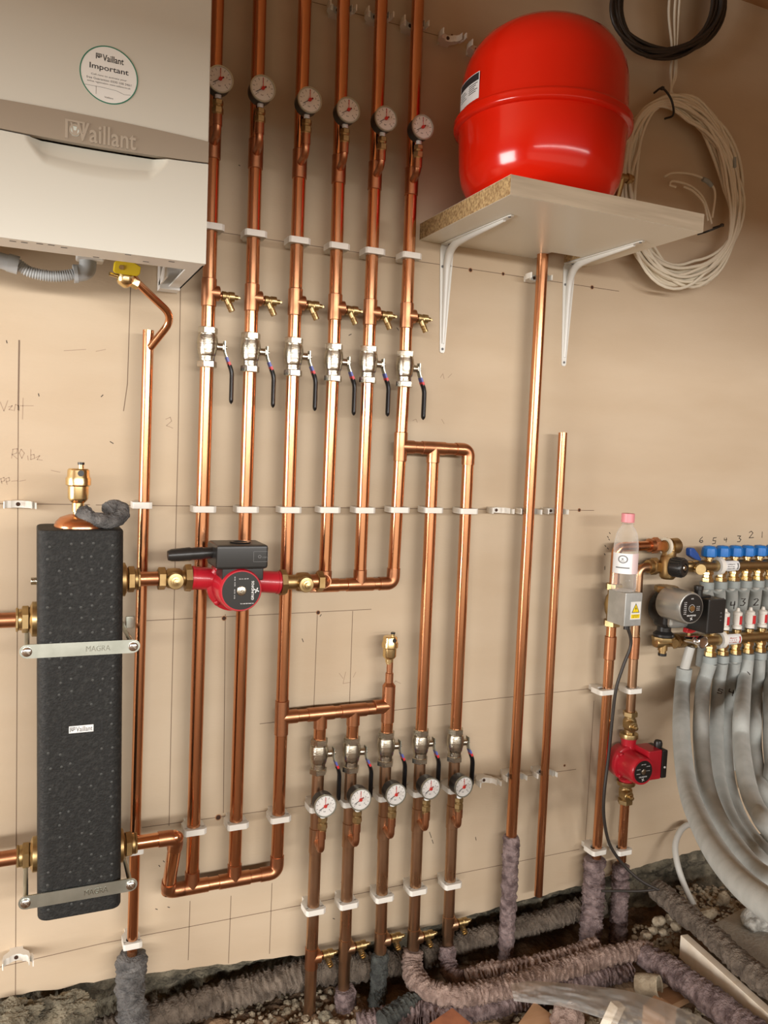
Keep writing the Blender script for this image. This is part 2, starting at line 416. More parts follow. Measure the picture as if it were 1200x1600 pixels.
# marks on the wall board
def wp(px, py): p = A(px, py, 0); return (p.x, p.z)
bm = B()
W0 = onwall(0, 0, 0)
for L in ([(345, 363), (617, 403), (967, 455)], [(488, 3), (700, 60)], [(0, 787), (140, 788.5)], [(150, 789), (580, 794), (928, 797.5)], [(225, 970), (580, 952)],
          [(406, 1131), (450, 1126)], [(605, 1111), (778, 1091), (932, 1075)], [(222, 1293), (480, 1258)], [(560, 1248), (900, 1202)], [(0, 1511), (160, 1474), (475, 1413.5), (786, 1351), (905, 1327)],
          [(981, 1311), (1056, 1296)], [(0, 1331), (55, 1321)], [(28.5, 640), (26.5, 1080), (24, 1560)], [(204, 445), (199, 600), (193, 642)], [(282, 450), (278, 700), (268, 1100), (264, 1290)],
          [(496, 955), (490, 1115)], [(551, 955), (546, 1103)], [(297, 1408), (294, 1500)], [(361, 1400), (357, 1505)], [(425, 1380), (421, 1490)], [(928, 1095), (914, 1322)], [(983, 1100), (966, 1300)],
          [(352, 960), (349, 1270)]):
    stroke(bm, [wp(*p) for p in L], .0015, W0, .0002)
stroke(bm, [wp(30, 532), wp(28.5, 640)], .003, W0, .0002)
obj('pencil_lines', bm, 'pencil', wall, 0)
bm = B()
def scr(pts, w=.0014): stroke(bm, [wp(*p) for p in pts], w, W0, .0002)
for L in ([(0, 628), (6, 642), (12, 626)], [(13, 636), (19, 634), (14, 640), (20, 641)], [(22, 642), (24, 632), (29, 634), (30, 642)], [(36, 622), (35, 655)], [(31, 634), (52, 634)],
          [(18, 716), (20, 702), (27, 701), (26, 708), (19, 710), (27, 717)], [(33, 702), (38, 708), (34, 716), (30, 708), (33, 702)], [(43, 712), (44, 719)], [(48, 702), (48, 718), (54, 716), (53, 710), (48, 711)], [(56, 715), (62, 712), (58, 718), (66, 719)],
          [(2, 753), (7, 751), (6, 746), (1, 748), (3, 756)], [(10, 753), (15, 751), (14, 746), (9, 748), (11, 757)], [(18, 752), (28, 751)], [(30, 752), (40, 750)],
          [(259, 655), (266, 652), (268, 658), (260, 665), (270, 669)], [(530, 1052), (536, 1060)], [(540, 1050), (536, 1068), (548, 1066)], [(552, 1058), (556, 1050)], [(612, 1072), (618, 1064), (626, 1068)],
          [(688, 590), (692, 584), (694, 592)], [(700, 590), (706, 584)], [(690, 655), (694, 662)], [(645, 657), (650, 655), (652, 660)], [(80, 735), (94, 738)], [(100, 548), (134, 546)], [(150, 549), (165, 546)]):
    scr(L)
obj('pencil_writing', bm, 'pencil_faint', wall, 0)
DIG = {'6': [(.7, 1), (.25, .6), (.1, .2), (.4, 0), (.75, .15), (.7, .4), (.2, .3)], '5': [(.8, 1), (.3, .95), (.2, .55), (.7, .5), (.6, .1), (.1, 0)], '4': [(.15, .9), (.1, .45), (.7, .5), (.65, .95), (.6, 0)],
       '3': [(.15, .95), (.7, .95), (.4, .6), (.75, .4), (.5, .05), (.1, .05)], '2': [(.15, .8), (.5, 1), (.75, .75), (.15, .05), (.85, .1)], '1': [(.5, 1), (.45, 0)]}
bm = B()
for d, px, py, hgt in (('6', 1092, 848, 9), ('5', 1112, 850, 10), ('4', 1131, 847, 7), ('3', 1151, 847, 10), ('2', 1169, 841, 11), ('1', 1187, 840, 9)):
    stroke(bm, [wp(px + hgt * x * .9, py - hgt * y) for x, y in DIG[d]], .0022, W0, .0002)
for px, py in ((952, 832), (949, 838), (951, 842), (945, 852), (949, 856), (944, 865)): stroke(bm, [wp(px, py), wp(px + 1.5, py + 2)], .002, W0, .0002)
stroke(bm, [wp(945, 885), wp(945, 890)], .002, W0, .0002)
for px, py, a, b in ((668, 500, 4, 3), (545, 524, 4, -2), (620, 512, 3, 4), (671, 1300, 3, 9), (675, 1312, 2, 6), (743, 1308, 1, 5), (533, 1378, 3, 6), (172, 690, 5, 3), (60, 615, 1, 4), (10, 532, 1, 4), (472, 998, 2, 5), (502, 960, -2, 3), (158, 620, 3, -3), (255, 1345, 2, 2), (248, 1352, 2, 2), (243, 1420, 3, 1), (262, 1417, 3, 1), (520, 1435, 3, 1), (373, 258, 2, 1)):
    stroke(bm, [wp(px, py), wp(px + a, py + b)], .0016, W0, .0002)
obj('marker_marks', bm, 'marker', wall, 0)
bm = B(); b2 = B()
for px, py, r in ((735, 422, .0042), (786, 428, .0035), (925, 449, .0042), (905, 797, .004), (497, 957, .004), (350, 966, .0045), (341, 1277, .0055), (882, 1196, .0028), (440, 1020, .002), (706, 55, .002)):
    x, z = wp(px, py); flatdisc(bm, onwall(x, z, -.001), r, .0014, 14)
    ringdisc(b2, onwall(x, z, -.001), r * .98, r * 1.25, .0019, 14)
obj('drill_holes', bm, 'hole', wall, 0); obj('hole_burrs', b2, 'rust', wall, 0)

# ------------------------------------------------------------------ pipework
PO = .045                      # distance of the pipe centres from the wall
R28, R22, R15 = .014, .011, .0075
ORD = ['first', 'second', 'third', 'fourth', 'fifth', 'sixth']
ORDB = ['nearest the boiler', 'second from the boiler', 'third from the boiler', 'fourth from the boiler', 'fifth from the boiler', 'sixth from the boiler']

def fit(parent, p, length, r, d=(0, 0, 1), m='copper_fit', name='tee_fitting', branch=None, blen=.03, end=True):
    """a soldered sleeve round a pipe: rolled edges, with an optional side branch"""
    p, d = V(p), V(d).normalized(); R = r + .0016; bm = B()
    lathe(bm, [(r, -length / 2 - .0006), (R, -length / 2 + .0006), (R, length / 2 - .0006), (r, length / 2 + .0006)], p, d, 24)
    if branch is not None:
        b = V(branch).normalized(); lathe(bm, [(R, 0), (R, blen - .0006), (r, blen + .0006)], p, b, 24)
    return obj(name, bm, m, parent, 40)

def line_at(p, q, z):           # point of the line p-q at height z
    t = (z - p.z) / (q.z - p.z); return p + (q - p) * t

def elbow(parent, pts, r, rad=.026, m='copper_fit', name='elbow_fitting'):
    bm = tube(B(), fillet(pts, rad, 8), r + .0016, 24); return obj(name, bm, m, parent, 50)

TOPX = [339.5, 406.0, 476.5, 537.0, 596.0, 653.2]
VALX = [324.0, 391.3, 458.5, 521.0, 575.3, 632.5]
VALY = [543, 551, 558, 567, 570, 577]
UG = [(344, 124), (410.5, 138.7), (483.7, 156.7), (544, 172.3), (602.7, 185.7), (660, 199)]
UGE = [(336, 222), (403, 238), (473, 254), (532, 262), (589, 272), (644.5, 281)]
TEEY = [457, 465, 472, 480, 488, 493]
UP = []                         # (top, valve) centre line of each upper pipe
for i in range(6):
    a, b = A(TOPX[i], 0, PO), A(VALX[i], VALY[i], PO)
    UP.append((line_at(a, b, 2.47), b))

def gauge_stub(parent, fx, fz, e, axis_pt, m='copper_fit'):
    """bent copper tail from the pipe forward and up to the gauge"""
    pts = [V((axis_pt.x, axis_pt.y - .004, e.z)), V((fx, -.105, e.z + .002)), V((fx, -.105, fz - .062))]
    bm = tube(B(), fillet(pts, .016, 7), .0078, 16)
    cyl(bm, V((fx, -.105, fz - .062)), V((fx, -.105, fz - .082)), .0092, 18)
    obj('gauge_tail', bm, m, parent, 50)

for i in range(6):
    a, b = UP[i]
    t = thing('copper_pipe', 'copper pipe dropping to a lever valve in the upper row, ' + ORDB[i], 'pipe', b, 'upper copper pipes above the lever valves')
    obj('tube', cyl(B(), a, b, R28, 28), 'copper', t)
    tz = A(VALX[i], TEEY[i], PO); p = line_at(a, b, tz.z)
    fit(t, p, .056, R28, branch=(1, 0, 0), blen=.021)
    e = A(*UGE[i], .06); p = line_at(a, b, e.z)
    fit(t, p, .060, R28, name='gauge_tee')
    g = A(*UG[i], .12)
    gauge_stub(t, g.x, g.z, e, p)

# ---- lever ball valve
def make_valve():
    t = thing('lever_valve', 'x', 'valve', (0, 0, 0), 'x')
    bm = lathe(B(), [(.0160, .030), (.0175, .029), (.0175, .0255), (.0195, .025), (.0210, .017), (.0216, .009), (.0216, .0070), (.0204, .0063), (.0206, -.003), (.0202, -.0045), (.0190, -.0048), (.0186, -.012), (.0175, -.0165), (.0158, -.018), (.0158, -.030)], seg=32)
    obj('body', bm, 'nickel', t)
    for s in (1, -1):
        obj('compression_nut', hexn(B(), (0, 0, s * .0275), (0, 0, s * .0415), .0205), 'nickel', t, 30)
    bm = cyl(B(), (.015, 0, .003), (.030, 0, .003), .0085, 20); hexn(bm, (.030, 0, .003), (.034, 0, .003), .009); cyl(bm, (.034, 0, .003), (.040, 0, .003), .004, 12)
    obj('stem', bm, 'nickel', t)
    lv = obj('lever', sweep(B(), fillet([(.0355, 0, .016), (.0355, 0, -.006), (.046, 0, -.030), (.047, 0, -.036)], .006, 4), .015, .0022, (0, 1, 0)), 'zinc', t, 50)
    obj('blue_band', sweep(B(), [(.0400, 0, -.0165), (.0446, 0, -.027)], .0165, .0036, (0, 1, 0)), 'bluetint', lv)
    obj('red_band', sweep(B(), [(.0442, 0, -.026), (.0472, 0, -.033)], .0172, .0046, (0, 1, 0)), 'redplastic', lv)
    bm = B(); c = fillet([(.0455, 0, -.029), (.0525, 0, -.046), (.0525, 0, -.113)], .012, 6)
    Ls = sum((q - p).length for p, q in zip(c, c[1:]))
    cs = [c[0]] + [c[0].lerp(c[1], k / 3) for k in (1, 2)] + c[1:-1] + [c[-2].lerp(c[-1], k / 14) for k in range(1, 15)]
    def sl_rf(s_, a, p):
        e = min(1, max(.05, (Ls - s_) / .006)) ** .5 * min(1, max(.3, s_ / .003 + .4))
        return e / math.sqrt((cos(a) / .0043) ** 2 + (sin(a) / .0090) ** 2)
    tube(bm, cs, .005, 20, rf=sl_rf)
    obj('lever_sleeve', bm, 'blacksoft', lv, 60)
    return t
LVX = [(498, 1181), (549, 1178), (603, 1169), (657, 1165), (711, 1163)]
v0 = make_valve(); first = True
for i in range(6):
    o = v0 if i == 0 else dup(v0, (0, 0, 0), '')
    o.location = UP[i][1]; o['label'] = 'nickel lever valve with black handle in the upper row, ' + ORDB[i]; o['group'] = 'lever valves in the upper row'
LOWB = ['first from the black header', 'second from the black header', 'third, under the brass air vent', 'fourth, right of the air vent', 'fifth, farthest to the right']
for i in range(5):
    o = dup(v0, A(*LVX[i], PO), 'nickel lever valve with black handle in the lower row, ' + LOWB[i]); o['group'] = 'lever valves in the lower row'

# ---- drain cock
def make_drain():
    t = thing('drain_cock', 'x', 'drain cock', (0, 0, 0), 'x')
    bm = cyl(B(), (.012, 0, 0), (.032, 0, 0), .0068, 18); obj('copper_stub', bm, 'copper_fit', t)
    bm = lathe(B(), [(.0090, .026), (.0104, .027), (.0104, .034), (.0095, .035), (.0095, .040), (.0106, .041), (.0106, .052), (.0085, .053), (.0052, .0535), (.0052, .060), (.0040, .061)], (0, 0, 0), (1, 0, 0), 20)
    obj('body', bm, 'brass', t)
    bm = lathe(B(), [(.0072, 0), (.0066, .013), (.0074, .0135), (.0062, .018), (.0074, .0185), (.0060, .024), (.0072, .0245), (.0062, .029), (.0034, .029)], (.036, -.001, -.004), (.42, -.12, -.9), 16)
    obj('hose_tail', bm, 'brass', t)
    obj('square_spindle', box(B(), (.0625, 0, 0), (.006, .0055, .0055), .0008), 'brass', t)
    return t
d0 = make_drain()
for i in range(6):
    a, b = UP[i]; z = A(VALX[i], TEEY[i] + (2 if i else 3), PO).z
    o = d0 if i == 0 else dup(d0, (0, 0, 0), '')
    o.location = line_at(a, b, z); o['label'] = 'small brass drain cock above the upper lever valve ' + ORDB[i]; o['group'] = 'drain cocks in the upper row'

# ---- pressure gauge
def make_gauge(nm_label):
    t = thing('pressure_gauge', 'x', 'gauge', (0, 0, 0), 'x')
    bm = lathe(B(), [(.020, .030), (.0235, .028), (.0245, .024), (.0245, .004), (.0255, .003), (.0255, -.001)], (0, 0, 0), (0, 1, 0), 40); obj('case', bm, 'black', t)
    obj('bezel', ringdisc(B(), onwall(0, 0, -.001), .0232, .0258, .004, 44), 'zinc', t)
    f = obj('dial', flatdisc(B(), onwall(0, 0, 0), .0234, .0012, 44), 'gaugeface', t)
    bm = B(); m = onwall(0, 0, .0012)
    for k in range(11):
        a = radians(225 - 27 * k); L = .0028 if k % 2 else .004
        stroke(bm, [(cos(a) * .0205, sin(a) * .0205), (cos(a) * (.0205 - L), sin(a) * (.0205 - L))], .0007, m)
    for k, s in enumerate(('0', '1', '2', '3', '4')):
        a = radians(225 - 67.5 * k); text(bm, s, .0048, onwall(cos(a) * .0135, sin(a) * .0135, .0012), .0002)
    text(bm, 'bar', .0042, onwall(-.001, -.0125, .0012), .0002)
    obj('scale', bm, 'ink', f, 0)
    bm = B(); a = radians(213); stroke(bm, [(-cos(a) * .006, -sin(a) * .006), (cos(a) * .0165, sin(a) * .0165)], .0011, onwall(0, 0, .0026), .0005)
    stroke(bm, [(-cos(a) * .0075, -sin(a) * .0075), (-cos(a) * .004, -sin(a) * .004)], .0026, onwall(0, 0, .0026), .0005)
    obj('needle', bm, 'ink', t)
    bm = B(); stroke(bm, [(0, 0), (0, .0195)], .0011, onwall(0, 0, .0036), .0005); flatdisc(bm, onwall(0, 0, .0020), .0034, .0035, 16); stroke(bm, [(-.0045, -.003), (.0052, .0045)], .0017, onwall(0, 0, .0036), .0004)
    obj('red_pointer', bm, 'inkred', t)
    bm = cyl(B(), (0, .015, -.024), (0, .015, -.034), .0062, 16); obj('thread_tape', bm, 'ptfe', t)
    bm = hexn(B(), (0, .015, -.033), (0, .015, -.043), .0108); cyl(bm, (0, .015, -.043), (0, .015, -.047), .0092, 18); hexn(bm, (0, .015, -.047), (0, .015, -.060), .0112); cyl(bm, (0, .015, -.060), (0, .015, -.066), .0088, 18)
    obj('union_fitting', bm, 'brass', t)
    return t
g0 = make_gauge('')
for i in range(6):
    o = g0 if i == 0 else dup(g0, (0, 0, 0), '')
    o.location = A(*UG[i], .12); o['label'] = 'round white pressure gauge in the upper row, ' + ORDB[i]; o['group'] = 'pressure gauges in the upper row'
LG = [(508, 1259), (563, 1249), (618.3, 1241), (672.4, 1232), (724, 1229)]
LGE = [(502.5, 1321), (555, 1312), (608, 1300), (662, 1288), (717, 1283)]
for i in range(5):
    o = dup(g0, A(*LG[i], .12), 'round white pressure gauge in the lower row, ' + LOWB[i]); o['group'] = 'pressure gauges in the lower row'
    o.rotation_euler.z = radians([-4, -2, 0, 2, 5][i])

# ---- soldered assembly A: three risers, bottom header, middle branch
hL, hR = A(262, 1392, PO), A(432, 1363, PO); hz = (hL.z + hR.z) / 2
A1 = [line_at(UP[i][1], A([302, 368, 434.3][i], [1310, 1310, 1300][i], PO), hz) for i in range(3)]
t = thing('copper_manifold', 'copper assembly of the three risers nearest the boiler joined by a bottom header', 'pipework', V((A1[1].x, -PO, hz)))
asmA = t
for i in range(3): obj('riser', cyl(B(), UP[i][1], A1[i] + V((0, 0, .02 if i == 2 else 0)), R28, 28), 'copper', t)
hL = V((hL.x, -PO, hz)); obj('header_pipe', cyl(B(), hL + V((.02, 0, 0)), A1[2] - V((.02, 0, 0)), R28, 28), 'copper_fit', t)
for i in (0, 1): fit(t, A1[i], .070, R28, d=(1, 0, 0), branch=(0, 0, 1), blen=.036)
elbow(t, [A1[2] + V((-.038, 0, 0)), A1[2], A1[2] + V((0, 0, .038))], R28)
lt = A(273, 1309, .135); lx = hL.x
lt = V((lx, -.135, A(272, 1308, .135).z))
elbow(t, [hL + V((.036, 0, 0)), hL, hL + (lt - hL).normalized() * .036], R28)
obj('offset_leg', cyl(B(), hL, lt, R28, 28), 'copper', t)
elbow(t, [lt + (hL - lt).normalized() * .036, lt, lt + V((-.036, 0, 0))], R28)
obj('outlet_pipe', cyl(B(), lt, V((.185, -.135, lt.z)), R28, 28), 'copper', t)
# middle branch to the lower row
bz = A(445, 1117, PO).z
bx0 = line_at(UP[2][1], A1[2], bz); bl = [A(500, 1115, PO), A(552, 1111, PO), A(606, 1104, PO)]
bz = sum(p.z for p in bl) / 3; bx0.z = bz
LV = [A(*p, PO) for p in LVX]
bl = [V((LV[i].x + .001, -PO, bz)) for i in range(3)]
fit(t, bx0, .078, R28, branch=(1, 0, 0), blen=.036)
obj('branch_pipe', cyl(B(), bx0, bl[2], R28, 28), 'copper_fit', t)
for i in (0, 1): fit(t, bl[i], .064, R28, d=(1, 0, 0), branch=(0, 0, -1), blen=.034)
fit(t, bl[2] + V((0, 0, .004)), .080, R28, branch=(-1, 0, 0), blen=.036)
for i in range(3): obj('drop_pipe', cyl(B(), bl[i], LV[i], R28, 28), 'copper', t)
vt = A(608, 1036, PO)
bm = lathe(B(), [(R28 + .0016, .04), (R28 + .0016, .052), (.011, .058), (.0095, .060), (.0095, .082), (.0075, .083), (.0075, vt.z - bz + .01)], bl[2], (0, 0, 1), 22); obj('reducer', bm, 'copper_fit', t)
# ---- soldered assembly B: three risers, joined in front of the pump, and the two drops
hB = A(560, 913, PO); zB = hB.z
B1 = [V((A([507, 562, 614][i], 912, PO).x, -PO, zB)) for i in range(3)]
t = thing('copper_manifold', 'copper assembly of the three risers farther from the boiler with two drops on its right', 'pipework', V((B1[1].x, -PO, zB)))
for i in range(3): obj('riser', cyl(B(), UP[i + 3][1], B1[i] + V((0, 0, .02 if i == 2 else 0)), R28, 28), 'copper', t)
px = A(490, 911, .135); pz = A(475, 909, .135).z; pl = V((A(489, 915, PO).x - .004, -PO, zB))
obj('header_pipe', cyl(B(), pl, B1[2] - V((.02, 0, 0)), R28, 28), 'copper_fit', t)
for i in (0, 1): fit(t, B1[i], .066, R28, d=(1, 0, 0), branch=(0, 0, 1), blen=.034)
elbow(t, [B1[2] + V((-.036, 0, 0)), B1[2], B1[2] + V((0, 0, .036))], R28)
pf = V((pl.x, -.135, pz))
elbow(t, [pl + V((.03, 0, 0)), pl, pl + (pf - pl).normalized() * .034], R28)
obj('offset_leg', cyl(B(), pl, pf, R28, 24), 'copper_fit', t)
elbow(t, [pf + (pl - pf).normalized() * .034, pf, pf + V((-.034, 0, 0))], R28)
tz = A(628, 698, PO).z; tb = line_at(UP[5][1], B1[2], tz)
x7, x8 = A(677, 705, PO).x, A(732, 706, PO).x
tz = (tz + A(715, 702, PO).z) / 2; tb.z = tz
fit(t, tb, .066, R28, branch=(1, 0, 0), blen=.034)
q7, q8 = V((x7, -PO, tz)), V((x8, -PO, tz))
obj('branch_pipe', cyl(B(), tb, q8 - V((.02, 0, 0)), R28, 28), 'copper_fit', t)
fit(t, q7, .062, R28, d=(1, 0, 0), branch=(0, 0, -1), blen=.034)
elbow(t, [q8 + V((-.036, 0, 0)), q8, q8 + V((0, 0, -.036))], R28)
obj('drop_pipe', cyl(B(), q7, LV[3], R28, 28), 'copper', t); obj('drop_pipe', cyl(B(), q8 - V((0, 0, .02)), LV[4], R28, 28), 'copper', t)

# ---- lower pipes under the second row of valves
LE = [(483, 1600), (536.5, 1560), (594, 1500), (645, 1500), (699, 1490)]
LTY = [1497, 1483, 1470, 1466, 1446]
LOWP = []
for i in range(5):
    a, b = LV[i], A(*LE[i], PO)
    if i == 0: b = line_at(a, b, -.13)
    t = thing('copper_pipe', 'tarnished copper pipe below the lower lever valves, ' + LOWB[i], 'pipe', b, 'lower copper pipes below the lever valves'); LOWP.append((a, b))
    obj('tube', cyl(B(), a, b, R28, 28), 'copper_old' if i else 'copper_old', t)
    e = A(*LGE[i], .075); p = line_at(a, b, e.z); g = A(*LG[i], .12)
    fit(t, p, .058, R28, name='gauge_tee', m='copper_old'); gauge_stub(t, g.x, g.z, e, p, 'copper_fit')
    p = line_at(a, b, A(*LE[i][:1], LTY[i], PO).z)
    fit(t, p, .050, R28, branch=(1, 0, 0), blen=.021, m='copper_old' if i else 'copper_fit')
    o = dup(d0, p, 'small brass drain cock near the floor, lower pipe ' + LOWB[i]); o['group'] = 'drain cocks in the lower row'
# ---- other pipes
a, b = A(232, 516, PO), A(206, 1505, PO)
t = thing('copper_pipe', 'long slim copper gas pipe rising beside the black header', 'pipe', b)
obj('tube', lathe(B(), [(.0001, -.02), (R22, -.02), (R22, (a - b).length), (R22 - .0012, (a - b).length), (R22 - .0012, (a - b).length - .03), (.0001, (a - b).length - .03)], b, a - b, 26), 'copper', t)
gp = [A(208, 432, .125), A(213, 440, .125), A(238, 464, .11), A(272, 496, .085), A(235, 543, .056)]
bm = tube(B(), fillet(gp, .03, 8), R15, 20); obj('bent_branch', bm, 'copper', t, 60)
a, b = A(848, 402, PO), A(797.5, 1330, PO)
t = thing('copper_pipe', 'tall copper pipe running from the shelf with the red vessel down to the floor', 'pipe', b)
obj('tube', cyl(B(), line_at(a, b, 1.80), b, R28, 28), 'copper', t)
a, b = A(879.5, 676, PO), A(841, 1399, PO)
t = thing('copper_pipe', 'shorter open ended copper pipe hanging in clips at right of the tall pipe', 'pipe', b)
L = (a - b).length
obj('tube', lathe(B(), [(R22 - .001, .03), (R22 - .001, 0), (R22, 0), (R22, L), (R22 - .001, L), (R22 - .001, L - .03), (.0001, L - .03)], b, a - b, 26), 'copper', t)

# ---- pipe clips
def make_clip(openc=False, w=.046, ri=.0145, d=.066, h=.0135):
    t = thing('pipe_clip', 'x', 'clip', (0, 0, 0), 'x')
    H = Matrix.Translation((0, 0, -h / 2)); a = w / 2; bm = B()
    if not openc:
        y0 = -PO
        out = [(-a * .55, 0), (-a * .55, -.012), (-a, -.024), (-a, -.052), (a, -.052), (a, -.024), (a * .55, -.012), (a * .55, 0)]
        inn = [(ri * cos(x), y0 + ri * sin(x)) for x in [radians(-25 + 230 * k / 16) for k in range(17)]]
        poly = [(-a * .55, 0), (-a * .55, -.012), (-a, -.024), (-a, -.052), (-ri - .003, -.054)] + [(ri * cos(x), y0 + ri * sin(x)) for x in [radians(205 - 230 * k / 16) for k in range(17)]] + [(ri + .003, -.054), (a, -.052), (a, -.024), (a * .55, -.012), (a * .55, 0)]
        prism(bm, poly, h, H); obj('clip_body', bm, 'plastic_white', t, 40)
        bm = prism(B(), [(-a, -.050), (a + .0025, -.050), (a + .0025, -.060), (a - .004, -d), (-a + .004, -d), (-a, -.061)], h, H, .0012)
        obj('clip_strap', bm, 'plastic_white', t, 40)
    else:
        arm = [(.55, 0), (.55, -.010), (1.02, -.022), (1.12, -.036), (1.10, -.050), (1.02, -.052), (.98, -.040), (.80, -.034)]
        L = [(x * a, y) for x, y in arm]
        poly = L + [(ri * cos(x), -.040 + ri * sin(x)) for x in [radians(28 + 124 * k / 10) for k in range(11)]] + [(-x, y) for x, y in reversed(L)]
        prism(bm, poly, h, H); 
        obj('clip_body', bm, 'plastic_white', t, 40)
        bm = prism(B(), [(a * 1.02, -.028), (a * 1.30, -.030), (a * 1.42, -.040), (a * 1.42, -.058), (a * 1.32, -.058), (a * 1.30, -.042), (a * 1.05, -.036)], h * .9, H)
        obj('clip_strap', bm, 'plastic_white', t, 40)
        cyl(bm := B(), (0, -.0268, 0), (0, -.0230, 0), .004, 14); obj('screw', bm, 'hole', t)
    return t
c28 = make_clip(); c22 = make_clip(w=.036, ri=.0113, d=.062); oc = make_clip(True)
clipn = {'c28': 0, 'c22': 0, 'oc': 0}
def clip(proto, key, px, py, label, group, X=None, tilt=0):
    p = A(px, py, .063)
    loc = (p.x if X is None else X, 0, p.z)
    o = proto if clipn[key] == 0 else dup(proto, (0, 0, 0), ''); clipn[key] += 1
    o.location = loc; o['label'] = label; o['group'] = group; o.rotation_euler.y = tilt; return o
for i, (px, py) in enumerate([(332, 353), (396, 363.5), (461, 374), (524, 383), (579.5, 391), (636, 397.5)]):
    p = A(px, py, .063); clip(c28, 'c28', px, py, 'white clip on the upper copper pipe below its gauge, ' + ORDB[i], 'clips above the upper valves', line_at(*UP[i], p.z).x)
RIS = [(UP[i][1], (A1 + B1)[i]) for i in range(6)] + [(q7, LV[3]), (q8, LV[4])]
RN = ['riser nearest the boiler', 'second riser from the boiler', 'third riser from the boiler', 'fourth riser from the boiler', 'fifth riser from the boiler', 'sixth riser, just left of the two drops', 'left of the two drop pipes', 'right of the two drop pipes']
for i, (px, py) in enumerate([(315, 796), (383, 796.5), (449, 797), (511, 797), (568, 797.5), (620, 797), (672, 797.5), (727, 799)]):
    p = A(px, py, .063); clip(c28, 'c28', px, py, 'white clip in the middle row, holding the ' + RN[i], 'clips in the middle row', line_at(*RIS[i], p.z).x)
for i, (px, py) in enumerate([(304, 1301), (371, 1292), (434, 1282)]):
    p = A(px, py, .063); clip(c28, 'c28', px, py, 'white clip just above the bottom copper header, holding the ' + RN[i], 'clips above the bottom header', line_at(*RIS[i], p.z).x)
for i, (px, py) in enumerate([(490, 1266), (543, 1258), (597, 1249), (651, 1242), (704, 1237)]):
    p = A(px, py, .063); clip(c28, 'c28', px, py, 'white clip half hidden behind a lower row gauge, ' + LOWB[i], 'clips behind the lower gauges', line_at(*LOWP[i], p.z).x)
for i, (px, py) in enumerate([(486.5, 1427), (541, 1417), (595, 1407), (645.5, 1396), (699.5, 1387)]):
    p = A(px, py, .063); clip(c28, 'c28', px, py, 'white clip near the floor on the lower copper pipe ' + LOWB[i], 'clips near the floor', line_at(*LOWP[i], p.z).x)
for px, py, s in ((222, 790, 'above'), (209, 1333, 'behind the bottom outlet of'), (207, 1480, 'below')):
    clip(c22, 'c22', px, py, 'white clip on the slim gas pipe ' + s + ' the black header', 'clips on the slim gas pipe')
for px, py, s in ((28, 790, 'empty open white clip on the bare board left of the brass air vent'), (25, 1513, 'empty open white clip on the board low beside the black header'),
                  (788, 799, 'empty open white clip in the middle row left of the tall pipe'), (832, 800, 'open white clip behind the tall copper pipe in the middle row'), (874, 800, 'open white clip behind the short open ended pipe, middle row'),
                  (768, 1228, 'empty open white clip right of the lower gauges'), (809, 1219, 'open white clip behind the tall copper pipe, low on the wall'), (857, 1214, 'open white clip behind the short open ended pipe, low on the wall'),
                  (537, 3, 'open white clip behind the fourth upper pipe at the top of the wall'), (596, 14, 'open white clip behind the fifth upper pipe at the top of the wall'), (652, 28, 'open white clip behind the sixth upper pipe at the top of the wall'),
                  (712, 48, 'empty open white clip at the top between sixth pipe and red vessel'), (757, 66, 'empty open white clip half hidden behind the top of the red vessel'), (848, 430, 'open white clip round the tall copper pipe just under the shelf')):
    clip(oc, 'oc', px, py, s, 'open pipe clips')

def textfit(bm, s, w, h, m, ext=.0004, bold=0.0):
    """letters stretched to width w and height h (of the whole line's ink), centred on m"""
    c = bpy.data.curves.new('t', 'FONT'); c.body = s; c.size = 1; c.offset = bold; c.resolution_u = 3
    o = bpy.data.objects.new('t', c); COL.objects.link(o)
    dg = bpy.context.evaluated_depsgraph_get(); dg.update()
    me = bpy.data.meshes.new_from_object(o.evaluated_get(dg))
    xs = [v.co.x for v in me.vertices]; ys = [v.co.y for v in me.vertices]
    sx = w / (max(xs) - min(xs)); sy = h / (max(ys) - min(ys)); cx = (max(xs) + min(xs)) / 2; cy = (max(ys) + min(ys)) / 2
    t = bmesh.new(); t.from_mesh(me)
    r = bmesh.ops.extrude_face_region(t, geom=t.faces[:]) if t.faces else None
    if r:
        for v in [g for g in r['geom'] if isinstance(g, bmesh.types.BMVert)]: v.co.z += 1
    for v in t.verts: v.co = V(((v.co.x - cx) * sx, (v.co.y - cy) * sy, v.co.z * ext))
    t.transform(m); merge(bm, t)
    bpy.data.objects.remove(o); bpy.data.meshes.remove(me); bpy.data.curves.remove(c); return bm

def emblem(bm, x, z, s, off, th=.0005):
    """a square bracket with a round animal head badge"""
    m = onwall(x, z, off); h = s / 2
    prism(bm, [(-h, -h), (-h * .72, -h), (-h * .72, h), (-h, h)], th, m); prism(bm, [(-h, h), (h, h), (h, h * .8), (-h, h * .8)], th * .9, m)
    prism(bm, [(h * .75, -h * .2), (h, -h * .2), (h, h), (h * .75, h)], th * .95, m)
    ringdisc(bm, m, h * .42, h * .6, th * 1.1, 20)
    for q in (-1, 1):
        prism(bm, [(q * h * .08, -h * .2), (q * h * .22, -h * .2), (q * h * .5, h * .75), (q * h * .3, h * .75)][::q], th * 1.2, m)
    prism(bm, [(-h * .2, -h * .45), (h * .2, -h * .45), (h * .25, -h * .05), (-h * .25, -h * .05)], th * 1.15, m)
    return bm

